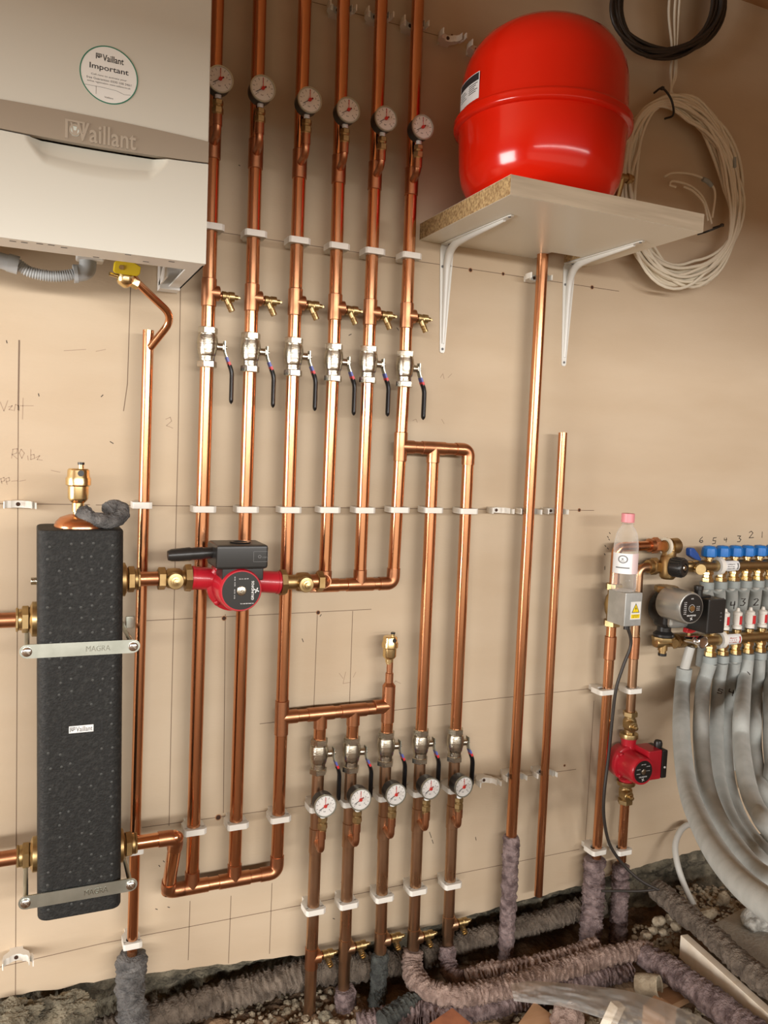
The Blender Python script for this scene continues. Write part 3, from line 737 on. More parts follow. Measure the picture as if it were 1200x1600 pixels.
# ------------------------------------------------------------------ boiler
BX0, BX1, BY, BZ0, BZ1 = -.156, .2838, -.29, 1.5155, 2.235
t = thing('boiler', 'large cream wall hung boiler with taupe band in the upper left corner', 'boiler', ((BX0 + BX1) / 2, 0, BZ0))
bm = B()
for x in (BX0 + .0015, BX1 - .0015): box(bm, (x, BY / 2 + .008, (BZ0 + BZ1) / 2), (.003, -BY - .016, BZ1 - BZ0))
box(bm, ((BX0 + BX1) / 2, BY / 2, BZ1), (BX1 - BX0, -BY, .003)); box(bm, ((BX0 + BX1) / 2, BY / 2 + .02, BZ0 + .16), (BX1 - BX0 - .006, -BY - .06, .02))
for x, s in ((BX0 + .012, 1), (BX1 - .012, -1)): box(bm, (x, BY / 2, BZ0 + .0015), (.024, -BY - .02, .003))
obj('casing', bm, 'flange', t)
bm = box(B(), ((BX0 + BX1) / 2, BY + .034, BZ0 + .002), (BX1 - BX0 - .002, .066, .004)); box(bm, ((BX0 + BX1) / 2, BY + .062, BZ0 + .008), (BX1 - BX0 - .004, .003, .014))
fl = obj('bottom_flange', bm, 'flange', t)
bm = B()
for px, py in ((20, 377), (38, 379), (62, 381), (80, 383), (100, 387), (150, 402), (200, 398), (220, 400), (228, 409), (255, 402), (268, 409), (305, 425)):
    p = AZ(px, py, BZ0 - .0002)
    if BY + .005 < p.y < BY + .062: obj('slot', box(B(), p, (.010, .004, .0006)), 'inkgrey', fl, 0)
# mounting bracket leg inside the right hand panel
bm = prism(B(), [(0, 0), (.10, 0), (.10, .006), (.0, .05)], .003, frameZ((BX1 - .042, -.12, BZ0 + .003), (1, 0, 0), (0, 1, 0))); box(bm, (BX1 - .022, -.02, BZ0 + .02), (.04, .035, .05))
obj('mounting_bracket', bm, 'flange', t)
ZB1, ZB0 = 1.7235, 1.688
def bandz(x, top):
    u = (x - BX0) / (BX1 - BX0); bow = .0065 * (1 - (2 * u - 1) ** 2)
    return ZB1 + bow * .8 if top else ZB0 - bow
N = 48; xs = [BX0 + (BX1 - BX0) * i / N for i in range(N + 1)]
poly = [(x, bandz(x, True) - .004) for x in xs] + [(BX1, BZ1 + .001), (BX0, BZ1 + .001)]
obj('upper_front_panel', prism(B(), poly, .022, onwall(0, 0, -BY - .022), .002), 'boiler', t, 50)
poly = [(x, bandz(x, False)) for x in xs] + [(x, bandz(x, True)) for x in reversed(xs)]
bd = obj('trim_band', prism(B(), poly, .012, onwall(0, 0, -BY - .0098), .0008), 'band', t, 40)
poly = [(x, bandz(x, False) - .0022) for x in xs] + [(x, bandz(x, False) + .002) for x in reversed(xs)]
poly = [(x, z) for x, z in poly]
for xa_, xb_ in ((BX0, .003), (.232, BX1)):
    q_ = [x for x in xs if xa_ <= x <= xb_]; obj('shadow_gap', prism(B(), [(x, bandz(x, False) - .0022) for x in q_] + [(x, bandz(x, False) + .002) for x in reversed(q_)], .01, onwall(0, 0, -BY - .0145)), 'inkgrey', t, 0)
bq = A(117, 203.5, .2922); bm = emblem(B(), bq.x, bq.z, .030, .2922, .0016)
bg = obj('badge', bm, 'band_letter', bd, 0); obj('badge_disc', flatdisc(B(), onwall(bq.x, bq.z - .001, .2922), .0085, .0006, 24), 'zinc', bg, 0)
p = A(166.5, 213, .2922); textfit(bm := B(), 'Vaillant', .094, .030, onwall(p.x, p.z, .2922), .0016, .012); obj('lettering', bm, 'band_letter', bd, 30)
# lower panel with the scooped grip
g0p = [(A(45, 212, .29).x, 0), (A(258, 250, .29).x, 0)]
gxa, gxb = g0p[0][0] - .004, g0p[1][0] + .004; gd = .047
bm = B(); NX, NZ = 120, 70; g = []
for i in range(NX + 1):
    x = BX0 + (BX1 - BX0) * i / NX; zt = bandz(x, False) - .002; col = []
    for j in range(NZ + 1):
        z = zt - (zt - BZ0) * (j / NZ) ** 1.5; dz = zt - z; u = (x - gxa) / (gxb - gxa); dep = 0
        if 0 < u < 1:
            e = min(1, min(u, 1 - u) / .13 ); lim = gd * (e ** .6) * (.75 + .25 * sin(pi * u)); lim = max(lim, 1e-4)
            q = max(0, 1 - dz / lim); dep = .013 * min(1, e * 1.3) * (q ** .75 if q > 0 else 0) * min(1, q * 2.2)
        col.append(bm.verts.new((x, BY + dep, z)))
    g.append(col)
for i in range(NX):
    for j in range(NZ): bm.faces.new((g[i][j], g[i + 1][j], g[i + 1][j + 1], g[i][j + 1]))
rim = [[bm.verts.new(v.co + V((0, .030 - (v.co.y - BY), 0))) for v in L] for L in ([g[0][j] for j in range(NZ + 1)], [g[NX][j] for j in range(NZ + 1)])]
for L, r in zip((g[0], g[NX]), rim):
    for j in range(NZ): bm.faces.new((L[j], L[j + 1], r[j + 1], r[j]))
obj('lower_front_panel', bm, 'boiler', t, 50)
# sticker
c = A(170.5, 117.5, .2905)
st = obj('sticker', flatdisc(B(), onwall(c.x, c.z, .29), .0455, .0005, 64), 'paper', t, 0)
obj('sticker_ring', ringdisc(B(), onwall(c.x, c.z, .2904), .0440, .0458, .0003, 64), 'inkgreen', st, 0)
bm = B(); o_ = .2905
emblem(bm, c.x - .0165, c.z + .0265, .009, o_, .0002)
textfit(bm, 'Vaillant', .033, .0105, onwall(c.x + .0060, c.z + .0258, o_), .0002, .012)
textfit(bm, 'Important', .061, .0115, onwall(c.x, c.z + .0088, o_), .0002, .008)
obj('sticker_heading', bm, 'ink', st, 0)
bm = B()
textfit(bm, 'Call now to activate your', .056, .0036, onwall(c.x, c.z - .0035, o_), .0002); textfit(bm, 'free Guarantee: 0330 100 3461', .070, .0036, onwall(c.x, c.z - .0092, o_), .0002)
textfit(bm, 'online registration: www.vaillant.co.uk', .068, .0034, onwall(c.x, c.z - .0150, o_), .0002)
stroke(bm, [(-.037, -.022), (-.010, -.0215), (.012, -.0225), (.024, -.026), (.034, -.025)], .0005, onwall(c.x, c.z, o_), .0002); stroke(bm, [(-.02, -.0215), (-.02, -.034)], .0005, onwall(c.x, c.z, o_), .0002)
textfit(bm, 'Vaillant', .014, .0026, onwall(c.x, c.z - .036, o_), .0002)
obj('sticker_text', bm, 'inkgrey', st, 0)
# condensate waste
t = thing('condensate_pipe', 'grey corrugated condensate hose hanging beneath the boiler', 'pipe', A(70, 430, .10))
pts = smooth([A(24, 410, .10), A(45, 424, .10), A(75, 431, .10), A(100, 431, .10), A(122, 427, .10)], 14)
obj('corrugated_hose', tube(B(), smooth(pts, 3), .0105, 18, rf=lambda s, a, p: .0098 + .0012 * sin(s * 2 * pi / .0042)), 'grey', t, 80)
bm = tube(B(), fillet([A(-20, 402, .10), A(5, 408, .10), A(26, 416, .10)], .02), .0145, 20); cyl(bm, A(12, 410, .10), A(29, 415, .10), .0165, 20); obj('hose_socket', bm, 'grey', t, 50)
e0 = A(137, 425, .10); bm = tube(B(), fillet([A(116, 428, .10), e0, V((e0.x, e0.y, e0.z + .07))], .016, 6), .0155, 22); cyl(bm, A(115, 428, .10), A(121, 428, .10), .0172, 22); obj('elbow', bm, 'grey', t, 50)
bm = box(B(), V((e0.x + .004, e0.y, e0.z + .036)), (.050, .04, .032), .004); obj('trap_outlet', bm, 'flange', t)
# gas cock
gc = A(196, 436, .125)
t = thing('gas_cock', 'brass gas cock with yellow lever beneath the boiler', 'valve', gc)
bm = lathe(B(), [(.010, .10), (.010, .016), (.014, .015), (.0165, .008), (.0165, -.004), (.013, -.010), (.004, -.016)], gc, (0, 0, 1), 24); cyl(bm, gc + V((-.03, -.012, .004)), gc + V((0, -.004, 0)), .0035, 12); hexn(bm, gc + V((.008, 0, -.002)), gc + V((.024, .002, -.008)), .0105)
obj('body', bm, 'brass_bright', t, 40)
bm = prism(B(), [(-.023, -.010), (-.019, -.013), (.020, -.010), (.0245, -.005), (.0245, .008), (.010, .014), (-.016, .012), (-.023, .006)], .013, frameZ(gc + V((0, -.012, .018)), (0, -1, -.25), (1, 0, -.1)), .002)
lv = obj('yellow_lever', bm, 'yellow', t, 40); cyl(bm := B(), gc + V((-.010, -.022, .0165)), gc + V((-.010, -.0268, .0152)), .0045, 14); obj('lever_screw', bm, 'brass_dull', lv)

# ------------------------------------------------------------------ low loss header
HX0, HX1, HY0, HY1, HZ0, HZ1 = .0235, .1715, -.075, -.20, .309, 1.036
SH = -.0098
def hsh(bm):
    for v in bm.verts: v.co.x += (HZ0 - v.co.z) * .0098
    return bm
t = thing('low_loss_header', 'tall black foam clad header block strapped to the wall at left', 'header', ((HX0 + HX1) / 2, -.135, HZ0))
bm = B(); tb_ = bmesh.new(); bmesh.ops.create_cube(tb_, size=1)
for v in tb_.verts: v.co = V((v.co.x * (HX1 - HX0), v.co.y * (HY0 - HY1), v.co.z * (HZ1 - HZ0)))
bmesh.ops.bevel(tb_, geom=[e for e in tb_.edges if abs(e.verts[0].co.z - e.verts[1].co.z) > .1], offset=.020, segments=6, affect='EDGES', profile=.5)
bmesh.ops.bevel(tb_, geom=[e for e in tb_.edges if e.calc_face_angle(0) > .8], offset=.004, segments=2, affect='EDGES', profile=.5)
tb_.transform(Matrix.Translation(((HX0 + HX1) / 2, (HY0 + HY1) / 2, (HZ0 + HZ1) / 2))); merge(bm, tb_)
ins = obj('insulation_block', hsh(bm), 'foam', t, 40)
bm = B(); rnd = random.Random(3)
for i in range(7):
    for j in range(31):
        if .645 < HZ0 + .018 + j * .0228 + .0 < .70 and 1 < i < 6: continue
        x = HX0 + .020 + i * .018 + rnd.uniform(-.003, .003); z = HZ0 + .022 + j * .0226 + rnd.uniform(-.004, .004)
        if rnd.random() < .5: lathe(bm, [(.0030, -.001), (.0024, .0006), (.0001, .0012)], (x, HY1 + .0005, z), (0, -1, 0), 10)
obj('moulded_studs', hsh(bm), 'foamdot', ins)['kind'] = 'stuff'
lp = A(127, 1139, .2008)
bm = B(); m = onwall(0, 0, .2003)
for pts in ([(-.036, .013), (-.036, -.011), (.036, -.011), (.036, .013)],): stroke(bm, [(lp.x + x, lp.z + z) for x, z in pts], .0009, onwall(0, 0, .1999), .0006)
obj('label_recess', bm, 'ink', ins, 0)
lb = obj('maker_label', prism(B(), [(-.0212, -.0066), (.0212, -.0066), (.0212, .0066), (-.0212, .0066)], .0006, onwall(lp.x, lp.z, .2)), 'paperwhite', ins, 0)
bm = emblem(B(), lp.x - .0150, lp.z, .0092, .2006, .0002); textfit(bm, 'Vaillant', .0285, .0092, onwall(lp.x + .0052, lp.z, .2006), .0002, .006); obj('label_print', bm, 'inkgrey', lb, 0)
dc = V((A(126, 806, .135).x, -.138, HZ1 - .004))
bm = lathe(B(), [(.046, -.002), (.047, .006), (.044, .014), (.036, .022), (.022, .027), (.0001, .029)], dc, (0, 0, 1), 36); obj('copper_dome', bm, 'copper', t, 60)
bm = lathe(B(), [(.006, -.012), (.009, -.008), (.009, 0), (.006, .004)], V((A(125, 1440, .15).x, -.15, HZ0)), (0, 0, 1), 16); obj('drain_plug', bm, 'brass_dull', t)
zu = A(35, 968, .135).z; zl = A(30, 1338, .135).z; zru = A(205, 905, .135).z; zrl = lt.z
def union(par, x, z, s, m):
    bm = lathe(B(), [(.024, -.004), (.0325, -.002), (.0325, .008), (.024, .012), (.020, .014)], (x, -.135, z), (s, 0, 0), 30); obj('flange', bm, m, par, 40)
    bm = hexn(B(), (x + s * .013, -.135, z), (x + s * .026, -.135, z), .0255); cyl(bm, (x + s * .026, -.135, z), (x + s * .031, -.135, z), .020, 24); hexn(bm, (x + s * .031, -.135, z), (x + s * .036, -.135, z), .0225); obj('union_nut', bm, m, par, 30)
xl = HX0 + (HZ0 - zu) * .0098; union(t, xl, zu, -1, 'brass'); union(t, HX0 + (HZ0 - zl) * .0098, zl, -1, 'brass')
union(t, HX1 + (HZ0 - zru) * .0098, zru, 1, 'brass_dull'); union(t, HX1 - .002, zrl, 1, 'brass_dull')
bm = cyl(B(), (HX0 - .001, -.11, A(52, 908, .11).z), (HX0 - .016, -.11, A(52, 908, .11).z), .007, 14); obj('bleed_plug', bm, 'nickel', t)
for z, s in ((zu, 'upper'), (zl, 'lower')):
    q = thing('copper_pipe', 'short copper pipe leaving the %s left union of the black header' % s, 'pipe', (xl - .2, -.135, z), 'pipes on the left of the header')
    obj('tube', cyl(B(), (xl - .5, -.135, z), (xl - .012, -.135, z), R28, 24), 'copper_fit', q)
# air vent
def air_vent(base, label, k=1.0, neck=.022):
    t = thing('air_vent', label, 'air vent', base, 'brass air vents')
    P = lambda L: [(r * k, z * k) for r, z in L]
    n = neck
    bm = lathe(B(), P([(.0085, 0), (.0085, n * .35), (.0110, n * .36), (.0110, n * .9), (.0145, n), (.0185, n + .006), (.0185, n + .028), (.0225, n + .031), (.0225, n + .043), (.0200, n + .046), (.0195, n + .058), (.0170, n + .061), (.0001, n + .062)]), base, (0, 0, 1), 30); obj('body', bm, 'brass_bright', t, 40)
    b = V(base) + V((.003, -.011, (n + .053) * k)); cyl(bm := B(), b, b + V((0, -.0095 * k, 0)), .0055 * k, 16); bd = obj('port', bm, 'black', t)
    b = V(base) + V((.004, -.006, (n + .060) * k)); bm = cyl(B(), b, b + V((0, 0, .009 * k)), .005 * k, 14); obj('stem', bm, 'brass_bright', t)
    bm = cyl(B(), b + V((0, 0, .0085 * k)), b + V((0, 0, .013 * k)), .006 * k, 14); obj('cap', bm, 'black', t); return t
vb = V((A(122, 790, .138).x, -.138, HZ1 + .018)); air_vent(vb, 'brass air vent on the copper dome of the black header', 1.0, .030)
air_vent(V((vt.x, vt.y, vt.z - .002)), 'brass air vent standing on the middle copper branch above the lower valves', .86, .016)
# felt scrap
t = None
pts = smooth([A(128, 798, .155), A(137, 808, .165), A(152, 813, .17), A(168, 814, .17), A(183, 810, .165), A(190, 800, .155), A(180, 792, .15), A(168, 797, .16)], 8)
def felt_rf(r, amp=.16, fr=260, tw=1, seed=0, fine=.10):
    def f(s, a, p):
        n1 = noise.noise(V((p.x * 30 + seed, p.y * 30, p.z * 30))); n2 = noise.noise(V((p.x * 150 + cos(a) * 3, p.y * 150 + seed, p.z * 150 + sin(a) * 3)))
        n3 = noise.noise(V((s * 55 + seed * 3, cos(a) * .8, sin(a) * .8))); n4 = noise.noise(V((s * fr * .42, cos(a) * 1.1 + seed, sin(a) * 1.1)))
        w = sin(s * fr + tw * sin(a + seed) * 1.6 + 5 * n1 + 6 * n3 + cos(a * 2) * .8)
        return r * (1 + amp * (.55 + .9 * abs(n3)) * w * .95 + amp * 1.0 * n4 + fine * n2 + .10 * n1)
    return f
bm = tube(B(), pts, .015, 20, rf=felt_rf(.0145, .06, 150, 2, 3, .3))
o = obj('felt_scrap', bm, 'felt_grey', None, 70, base=A(160, 815, .16)); tag(o, 'crumpled grey felt scrap lying on top of the black header', 'felt')
# straps
def strap(pa, pb, label, off=.204):
    a, b = A(*pa, off), A(*pb, off); z = (a.z + b.z) / 2
    t = thing('steel_strap', label, 'strap', ((a.x + b.x) / 2, -off, z), 'straps across the header')
    h = .0125; pl = [(a.x - h * cos(q), a.z + h * sin(q)) for q in [radians(-90 + 180 * k / 12) for k in range(13)]] + [(b.x + h * cos(q), b.z + h * sin(q)) for q in [radians(90 - 180 * k / 12) for k in range(13)]]
    pt = obj('plate', prism(B(), pl, .003, onwall(0, 0, off - .001), .0005), 'zinc', t, 40)
    ym = a.x + (b.x - a.x) * .66; zm = a.z + (b.z - a.z) * .66
    mm = onwall(ym, zm, off + .002) @ Matrix.Rotation(math.atan2(b.z - a.z, b.x - a.x), 4, 'Z'); textfit(bm := B(), 'MAGRA', .042, .0105, mm, .0009, .0); obj('embossed_lettering', bm, 'emboss', pt, 30)
    for p in (a, b):
        bm = lathe(B(), [(.0085, 0), (.0085, .003), (.006, .0048), (.0001, .005)], (p.x, -off - .002, p.z), (0, -1, 0), 20); box(bm, (p.x, -off - .0070, p.z), (.011, .001, .0022), 0, Matrix.Rotation(.6, 3, 'Y')); obj('screw', bm, 'chrome', t)
        bm = cyl(B(), (p.x, 0, p.z), (p.x, -off, p.z), .0045, 12); obj('rod', bm, 'zinc', t)
strap((42, 1018), (208, 1009.5), 'upper zinc strap with embossed lettering across the black header'); strap((40, 1410), (204, 1382), 'lower zinc strap across the bottom of the black header')
o = obj('fixing_plate', box(B(), A(203, 972, .004), (.016, .008, .024), .001), 'zinc', None, 35, A(203, 972, 0)); tag(o, 'small zinc fixing plate on the wall right of the black header', 'bracket')

# ------------------------------------------------------------------ pumps
def spindle(bm, p, k=1.0):
    lathe(bm, [(.0165 * k, -.012), (.0165 * k, .008), (.015 * k, .010), (.0095 * k, .0105), (.0095 * k, .015), (.0060 * k, .0155), (.0060 * k, .0225), (.0001, .0235)], p, (0, -1, 0), 22)
def pump_valve(a, b, label, flange_at_b=True, k=1.0, fo=.012, side=(0, -1, 0), grp='brass pump isolating valves', m='brass_dull'):
    a, b = V(a), V(b); d = (b - a).normalized(); L = (b - a).length; c = a + d * L * .47
    t = thing('isolating_valve', label, 'valve', c, grp)
    bm = cyl(B(), a, b, .0155 * k, 22); lathe(bm, [(.012, -.02 * k), (.0195 * k, -.011 * k), (.0205 * k, 0), (.0195 * k, .011 * k), (.012, .02 * k)], c, d, 24); obj('body', bm, m, t, 50)
    obj('compression_nut', hexn(B(), a - d * .001, a + d * .014 * k, .0225 * k), m, t, 30)
    bm = lathe(B(), [(.020 * k, -.013 * k), (.0265 * k, -.012 * k), (.0275 * k, -.006 * k), (.0275 * k, 0), (.020 * k, .001)], b, d, 8 if k > .95 else 24); obj('pump_nut', bm, m, t, 30)
    spindle(bm := B(), c + V(side) * .018 * k + V((0, 0, -.002)), k); obj('spindle', bm, 'brass', t, 40); return t
PY = -.135
zp = A(290, 904, .135).z
xa, xb = A(247, 905, .135).x, A(298, 905, .135).x
zp = (zru + A(455, 908, .135).z) / 2
o = thing('copper_pipe', 'short copper stub between the black header and the left pump valve', 'pipe', (xa, PY, zru)); obj('tube', cyl(B(), (HX1 + .02, PY, zru), (xa + .004, PY, zru), R28, 24), 'copper_fit', o)
pump_valve((xa, PY, zru), (xb, PY, zru), 'dull brass pump valve left of the large red pump')
xc, xd = A(437, 907, .135).x, pf.x - .006
pump_valve((xd, PY, pf.z), (xc, PY, pf.z), 'dull brass pump valve right of the large red pump')

def pump(label, pc, axis, half, face, rr, loff, colour, faceR, hub, cylm=None, nscrews=True, tilt=0, name='circulating_pump', letter='GRUNDFOS', vert=True):
    """volute on the pipe axis with a motor drum towards the room; face = centre of the front plate"""
    pc, face = V(pc), V(face); ax = V(axis).normalized()
    t = thing(name, label, 'pump', pc)
    v = colour[0]
    back = V((face.x, pc.y, face.z))
    bm = cyl(B(), pc - ax * half, pc - ax * (half * .35), rr * .52, 26); cyl(bm, pc + ax * half, pc + ax * (half * .35), rr * .52, 26)
    for s in (-1, 1): lathe(bm, [(rr * .40, 0), (rr * .55, .001), (rr * .55, .006), (rr * .4, .008)], pc + ax * s * half, ax * -s, 26)
    lathe(bm, [(rr * .7, .030), (rr * 1.12, .022), (rr * 1.2, .002), (rr * 1.2, -.016), (rr * 1.02, -.020)], back, (0, 1, 0), 36)
    obj('volute', bm, colour[0], t, 50)
    L = (back.y - .016) - face.y
    bm = lathe(B(), [(rr * 1.02, 0), (rr * 1.02, .010), (rr * .99, .012), (rr * .98, L - .012), (rr * .95, L - .004), (rr * .90, L)], back + V((0, -.016, 0)), (0, -1, 0), 40)
    for q in (45, 135, 225, 315):
        c = back + V((cos(radians(q)) * rr * 1.08, -.012, sin(radians(q)) * rr * 1.08)); lathe(bm, [(.006, 0), (.006, .012), (.004, .014), (.0001, .014)], c, (0, -1, 0), 10)
    dr = obj('motor_drum', bm, colour[1], t, 50)
    f = obj('face_plate', flatdisc(B(), onwall(face.x, face.z, -face.y - .001), faceR, .0016, 44), 'black', t, 0)
    bm = B(); m = onwall(face.x, face.z, -face.y + .0006)
    R = faceR
    if vert:
        mm = m @ Matrix.Translation((R * .60, 0, 0)) @ Matrix.Rotation(radians(90), 4, 'Z'); textfit(bm, letter, R * 1.0, R * .13, mm, .0002, .01)
        for q in (45, 135, 225, 315): stroke(bm, [(R * .80, 0), (R * .80 + cos(radians(q + 20)) * R * .13, sin(radians(q + 20)) * R * .13)], R * .05, m)
        for k in range(5): textfit(bm, '0.%d A  %d W' % (k + 2, 40 + 25 * k), R * .5, R * .055, m @ Matrix.Translation((-R * .35 - .0 * k, R * .5 - k * R * .22, 0)) @ Matrix.Rotation(radians(90), 4, 'Z') if k in (0, 3) else m @ Matrix.Translation((R * .02 + R * .1 * k, R * (.62 if k == 1 else -.68), 0)), .0002)
    else:
        textfit(bm, letter, R * .9, R * .12, m @ Matrix.Translation((0, -R * .46, 0)), .0002, .01)
        for q in (45, 135, 225, 315): stroke(bm, [(0, -R * .72), (cos(radians(q + 20)) * R * .14, -R * .72 + sin(radians(q + 20)) * R * .14)], R * .05, m)
        for k in range(4): textfit(bm, '%d  %d W  0.%d A' % (k + 1, 30 + 22 * k, 2 + k), R * .42, R * .08, m @ Matrix.Translation((-R * .55 if k % 2 else R * .5, R * (.45 - .2 * k), 0)), .0002)
        textfit(bm, '230 V  50 Hz', R * .5, R * .09, m @ Matrix.Translation((0, R * .66, 0)), .0002)
    obj('face_print', bm, 'paperwhite', f, 0)
    bm = lathe(B(), [(R * .25, -.0005), (R * .25, .0025), (R * .20, .0035), (.0001, .0035)], face, (0, -1, 0), 24); obj('vent_screw', bm, hub, t)
    return t, back
fc = A(377, 923, .218)
pm, bk = pump('large red circulating pump with black terminal box beside the black header', ((xb + xc) / 2, PY, (zru + pf.z) / 2), (xc - xb, 0, pf.z - zru), (xc - xb) / 2, fc, .0440, 0, ('red', 'red'), .0375, 'nickel')
tx0, tx1 = A(336, 870, .21).x, A(417, 870, .21).x; tz0, tz1 = A(375, 892, .22).z, A(375, 854, .22).z
bm = box(B(), ((tx0 + tx1) / 2, -.178, (tz0 + tz1) / 2 + .003), (tx1 - tx0, .090, tz1 - tz0), .006); box(bm, ((tx0 + tx1) / 2 + .004, -.178, tz0 - .006), ((tx1 - tx0) * .8, .07, .03), .003)
tb2 = obj('terminal_box', bm, 'black', pm, 40)
bm = lathe(B(), [(.019, 0), (.021, .0035), (.015, .0035), (.014, .001), (.0001, .001)], ((tx0 + tx1) / 2 + .004, -.182, tz1 + .002), (0, 0, 1), 28); obj('speed_dial', bm, 'black', tb2)
bm = ringdisc(B(), onwall(tx1 - .018, (tz0 + tz1) / 2 + .004, .2229), .0022, .0032, .0006, 16); textfit(bm, '230V', .012, .003, onwall(tx1 - .007, (tz0 + tz1) / 2 + .0025, .2229), .0003); stroke(bm, [(-.014, -.009), (-.014, .011), (.014, .011), (.014, -.009), (-.014, -.009)], .0006, onwall(tx1 - .016, (tz0 + tz1) / 2 + .003, .2229), .0003); obj('box_print', bm, 'inkgrey', tb2, 0)
g1 = A(336, 863, .18); g2 = A(262, 868, .18)
bm = tube(B(), [g1 + V((.006, 0, 0)), g1 + (g2 - g1) * .25, g1 + (g2 - g1) * .27, g1 + (g2 - g1) * .5, g1 + (g2 - g1) * .55, g1 + (g2 - g1) * .92, g2], [.011, .0112, .0125, .012, .0135, .0120, .009], 18); obj('cable_gland', bm, 'black', pm, 40)

# ------------------------------------------------------------------ shelf, brackets, vessel
SX0, SX1, SY, SZ0, SZ1 = .835, 1.321, -.39, 1.697, 1.735
n0, n1 = AZ(842, 397, SZ0), AZ(886, 400, SZ0)
nx0, nx1, ny = 1.155, 1.245, -.075
t = thing('shelf', 'white melamine chipboard shelf carrying the red vessel', 'shelf', ((SX0 + SX1) / 2, 0, SZ0))
poly = [(SX0, 0), (SX0, SY), (SX1, SY), (SX1, 0), (nx1, 0), (nx1, ny), (nx0, ny), (nx0, 0)]
obj('chipboard_core', prism(B(), [(x + (.0004 if x < .84 else 0), y) for x, y in poly], SZ1 - SZ0 - .001, Matrix.Translation((0, 0, SZ0 + .0005))), 'chip', t, 0)
for z in (SZ0, SZ1 - .0006): obj('melamine_face', prism(B(), [(x + (.0006 if x < .84 else 0), y) for x, y in poly], .0007, Matrix.Translation((0, 0, z))), 'melamine', t, 0)
obj('edging_strip', box(B(), ((SX0 + SX1) / 2 + .0005, SY - .0005, (SZ0 + SZ1) / 2), (SX1 - SX0 - .001, .0014, SZ1 - SZ0 - .0006)), 'edging', t, 0)
def bracket(x, ztip, ytip, label):
    t = thing('shelf_bracket', label, 'bracket', (x, 0, SZ0), 'white shelf brackets')
    bm = B(); zz = SZ0 - .001
    m = onwall(x, 0, .0005)
    prism(bm, [(-.0175, zz - .010), (-.0160, zz - .06), (-.0065, ztip + .004), (-.004, ztip), (.004, ztip), (.0065, ztip + .004), (.0160, zz - .06), (.0175, zz - .010), (.014, zz), (-.014, zz)], .0022, m)
    prism(bm, [(-.0175, -.004), (-.0160, -.06), (-.006, ytip + .006), (-.003, ytip), (.003, ytip), (.006, ytip + .006), (.0160, -.06), (.0175, -.004)], .0022, Matrix.Translation((x, 0, zz - .0022)))
    obj('flat_arms', bm, 'bracket', t, 40)
    c = [V((x, -.003, ztip + .022)), V((x, -.004, zz - .09)), V((x, -.010, zz - .034)), V((x, -.034, zz - .010)), V((x, -.09, zz - .004)), V((x, ytip + .03, zz - .003))]
    cc = smooth(c, 6); n = len(cc)
    rr = [.0035 + .0060 * sin(pi * min(1, max(0, i / (n - 1)))) ** .7 for i in range(n)]
    obj('pressed_rib', tube(B(), cc, rr, 12), 'bracket', t, 80)
    bm = B()
    for a, z in ((-.010, zz - .052), (.010, zz - .048), (0, ztip + .009)): flatdisc(bm, onwall(x + a, z, .0022), .0032, .0012, 12)
    for yy in (-.018, ytip + .008): lathe(bm, [(.003, 0), (.003, .0015), (.0001, .0016)], (x - .002, yy, zz - .002), (0, 0, -1), 12)
    obj('screw_dots', bm, 'inkgrey', t, 0)
b1 = AZ(793, 333.5, SZ0); b2 = AZ(1009, 376, SZ0)
bracket(.908, A(685, 551, 0).z, b1.y, 'left white steel bracket under the shelf'); bracket(1.2615, A(881, 572, 0).z, b2.y, 'right white steel bracket under the shelf')

VX, VY, VF = 1.02, -.208, 1.912
t = thing('expansion_vessel', 'large glossy red expansion vessel sitting on the white shelf', 'vessel', (VX, VY, SZ1))
prof = [(.0001, SZ1 + .001), (.09, SZ1 + .001), (.118, SZ1 + .006), (.142, SZ1 + .018), (.160, SZ1 + .036), (.171, SZ1 + .058), (.1765, SZ1 + .085), (.1800, VF - .030), (.1822, VF - .0115)]
bm = lathe(B(), prof + [(.1865, VF - .0105), (.1915, VF - .008), (.1925, VF - .003), (.1905, VF + .001), (.1925, VF + .005), (.1910, VF + .010), (.1865, VF + .0125), (.1830, VF + .0135), (.1805, VF + .025), (.1770, 2.010), (.1715, 2.035), (.160, 2.060), (.142, 2.083), (.115, 2.103), (.08, 2.117), (.04, 2.125), (.0001, 2.127)], (VX, VY, 0), (0, 0, 1), 96)
vs = obj('shell', bm, 'vessel', t, 60)
def wrapped(bm, a0, a1, z0, z1, r, th=.0006, n=14):
    R = lambda z: r
    g = []
    for i in range(n + 1):
        a = a0 + (a1 - a0) * i / n
        g.append([bm.verts.new((VX + (r + d) * cos(a), VY + (r + d) * sin(a), z)) for d, z in ((0, z0), (th, z0), (th, z1), (0, z1))])
    for i in range(n):
        for k in range(4): bm.faces.new((g[i][k], g[i + 1][k], g[i + 1][(k + 1) % 4], g[i][(k + 1) % 4]))
    bm.faces.new(g[0]); bm.faces.new(g[-1]); return bm
la0, la1 = radians(161), radians(190)
vl = obj('rating_label', wrapped(B(), la0, la1, VF + .018, VF + .074, .1808, .0006), 'paperwhite', vs, 0)
bm = wrapped(B(), la0 + .03, la1 - .012, VF + .058, VF + .0725, .1814, .0003)
for k in range(5): wrapped(bm, la0 + .30, la1 - .03 - .03 * (k % 3), VF + .053 - k * .004, VF + .0545 - k * .004, .1814, .0002)
for k in range(4): wrapped(bm, la0 + .05, la0 + .2 + .04 * (k % 2), VF + .050 - k * .005, VF + .0512 - k * .005, .1814, .0002)
obj('label_print', bm, 'ink', vl, 0)
fp = A(981, 279, .10)
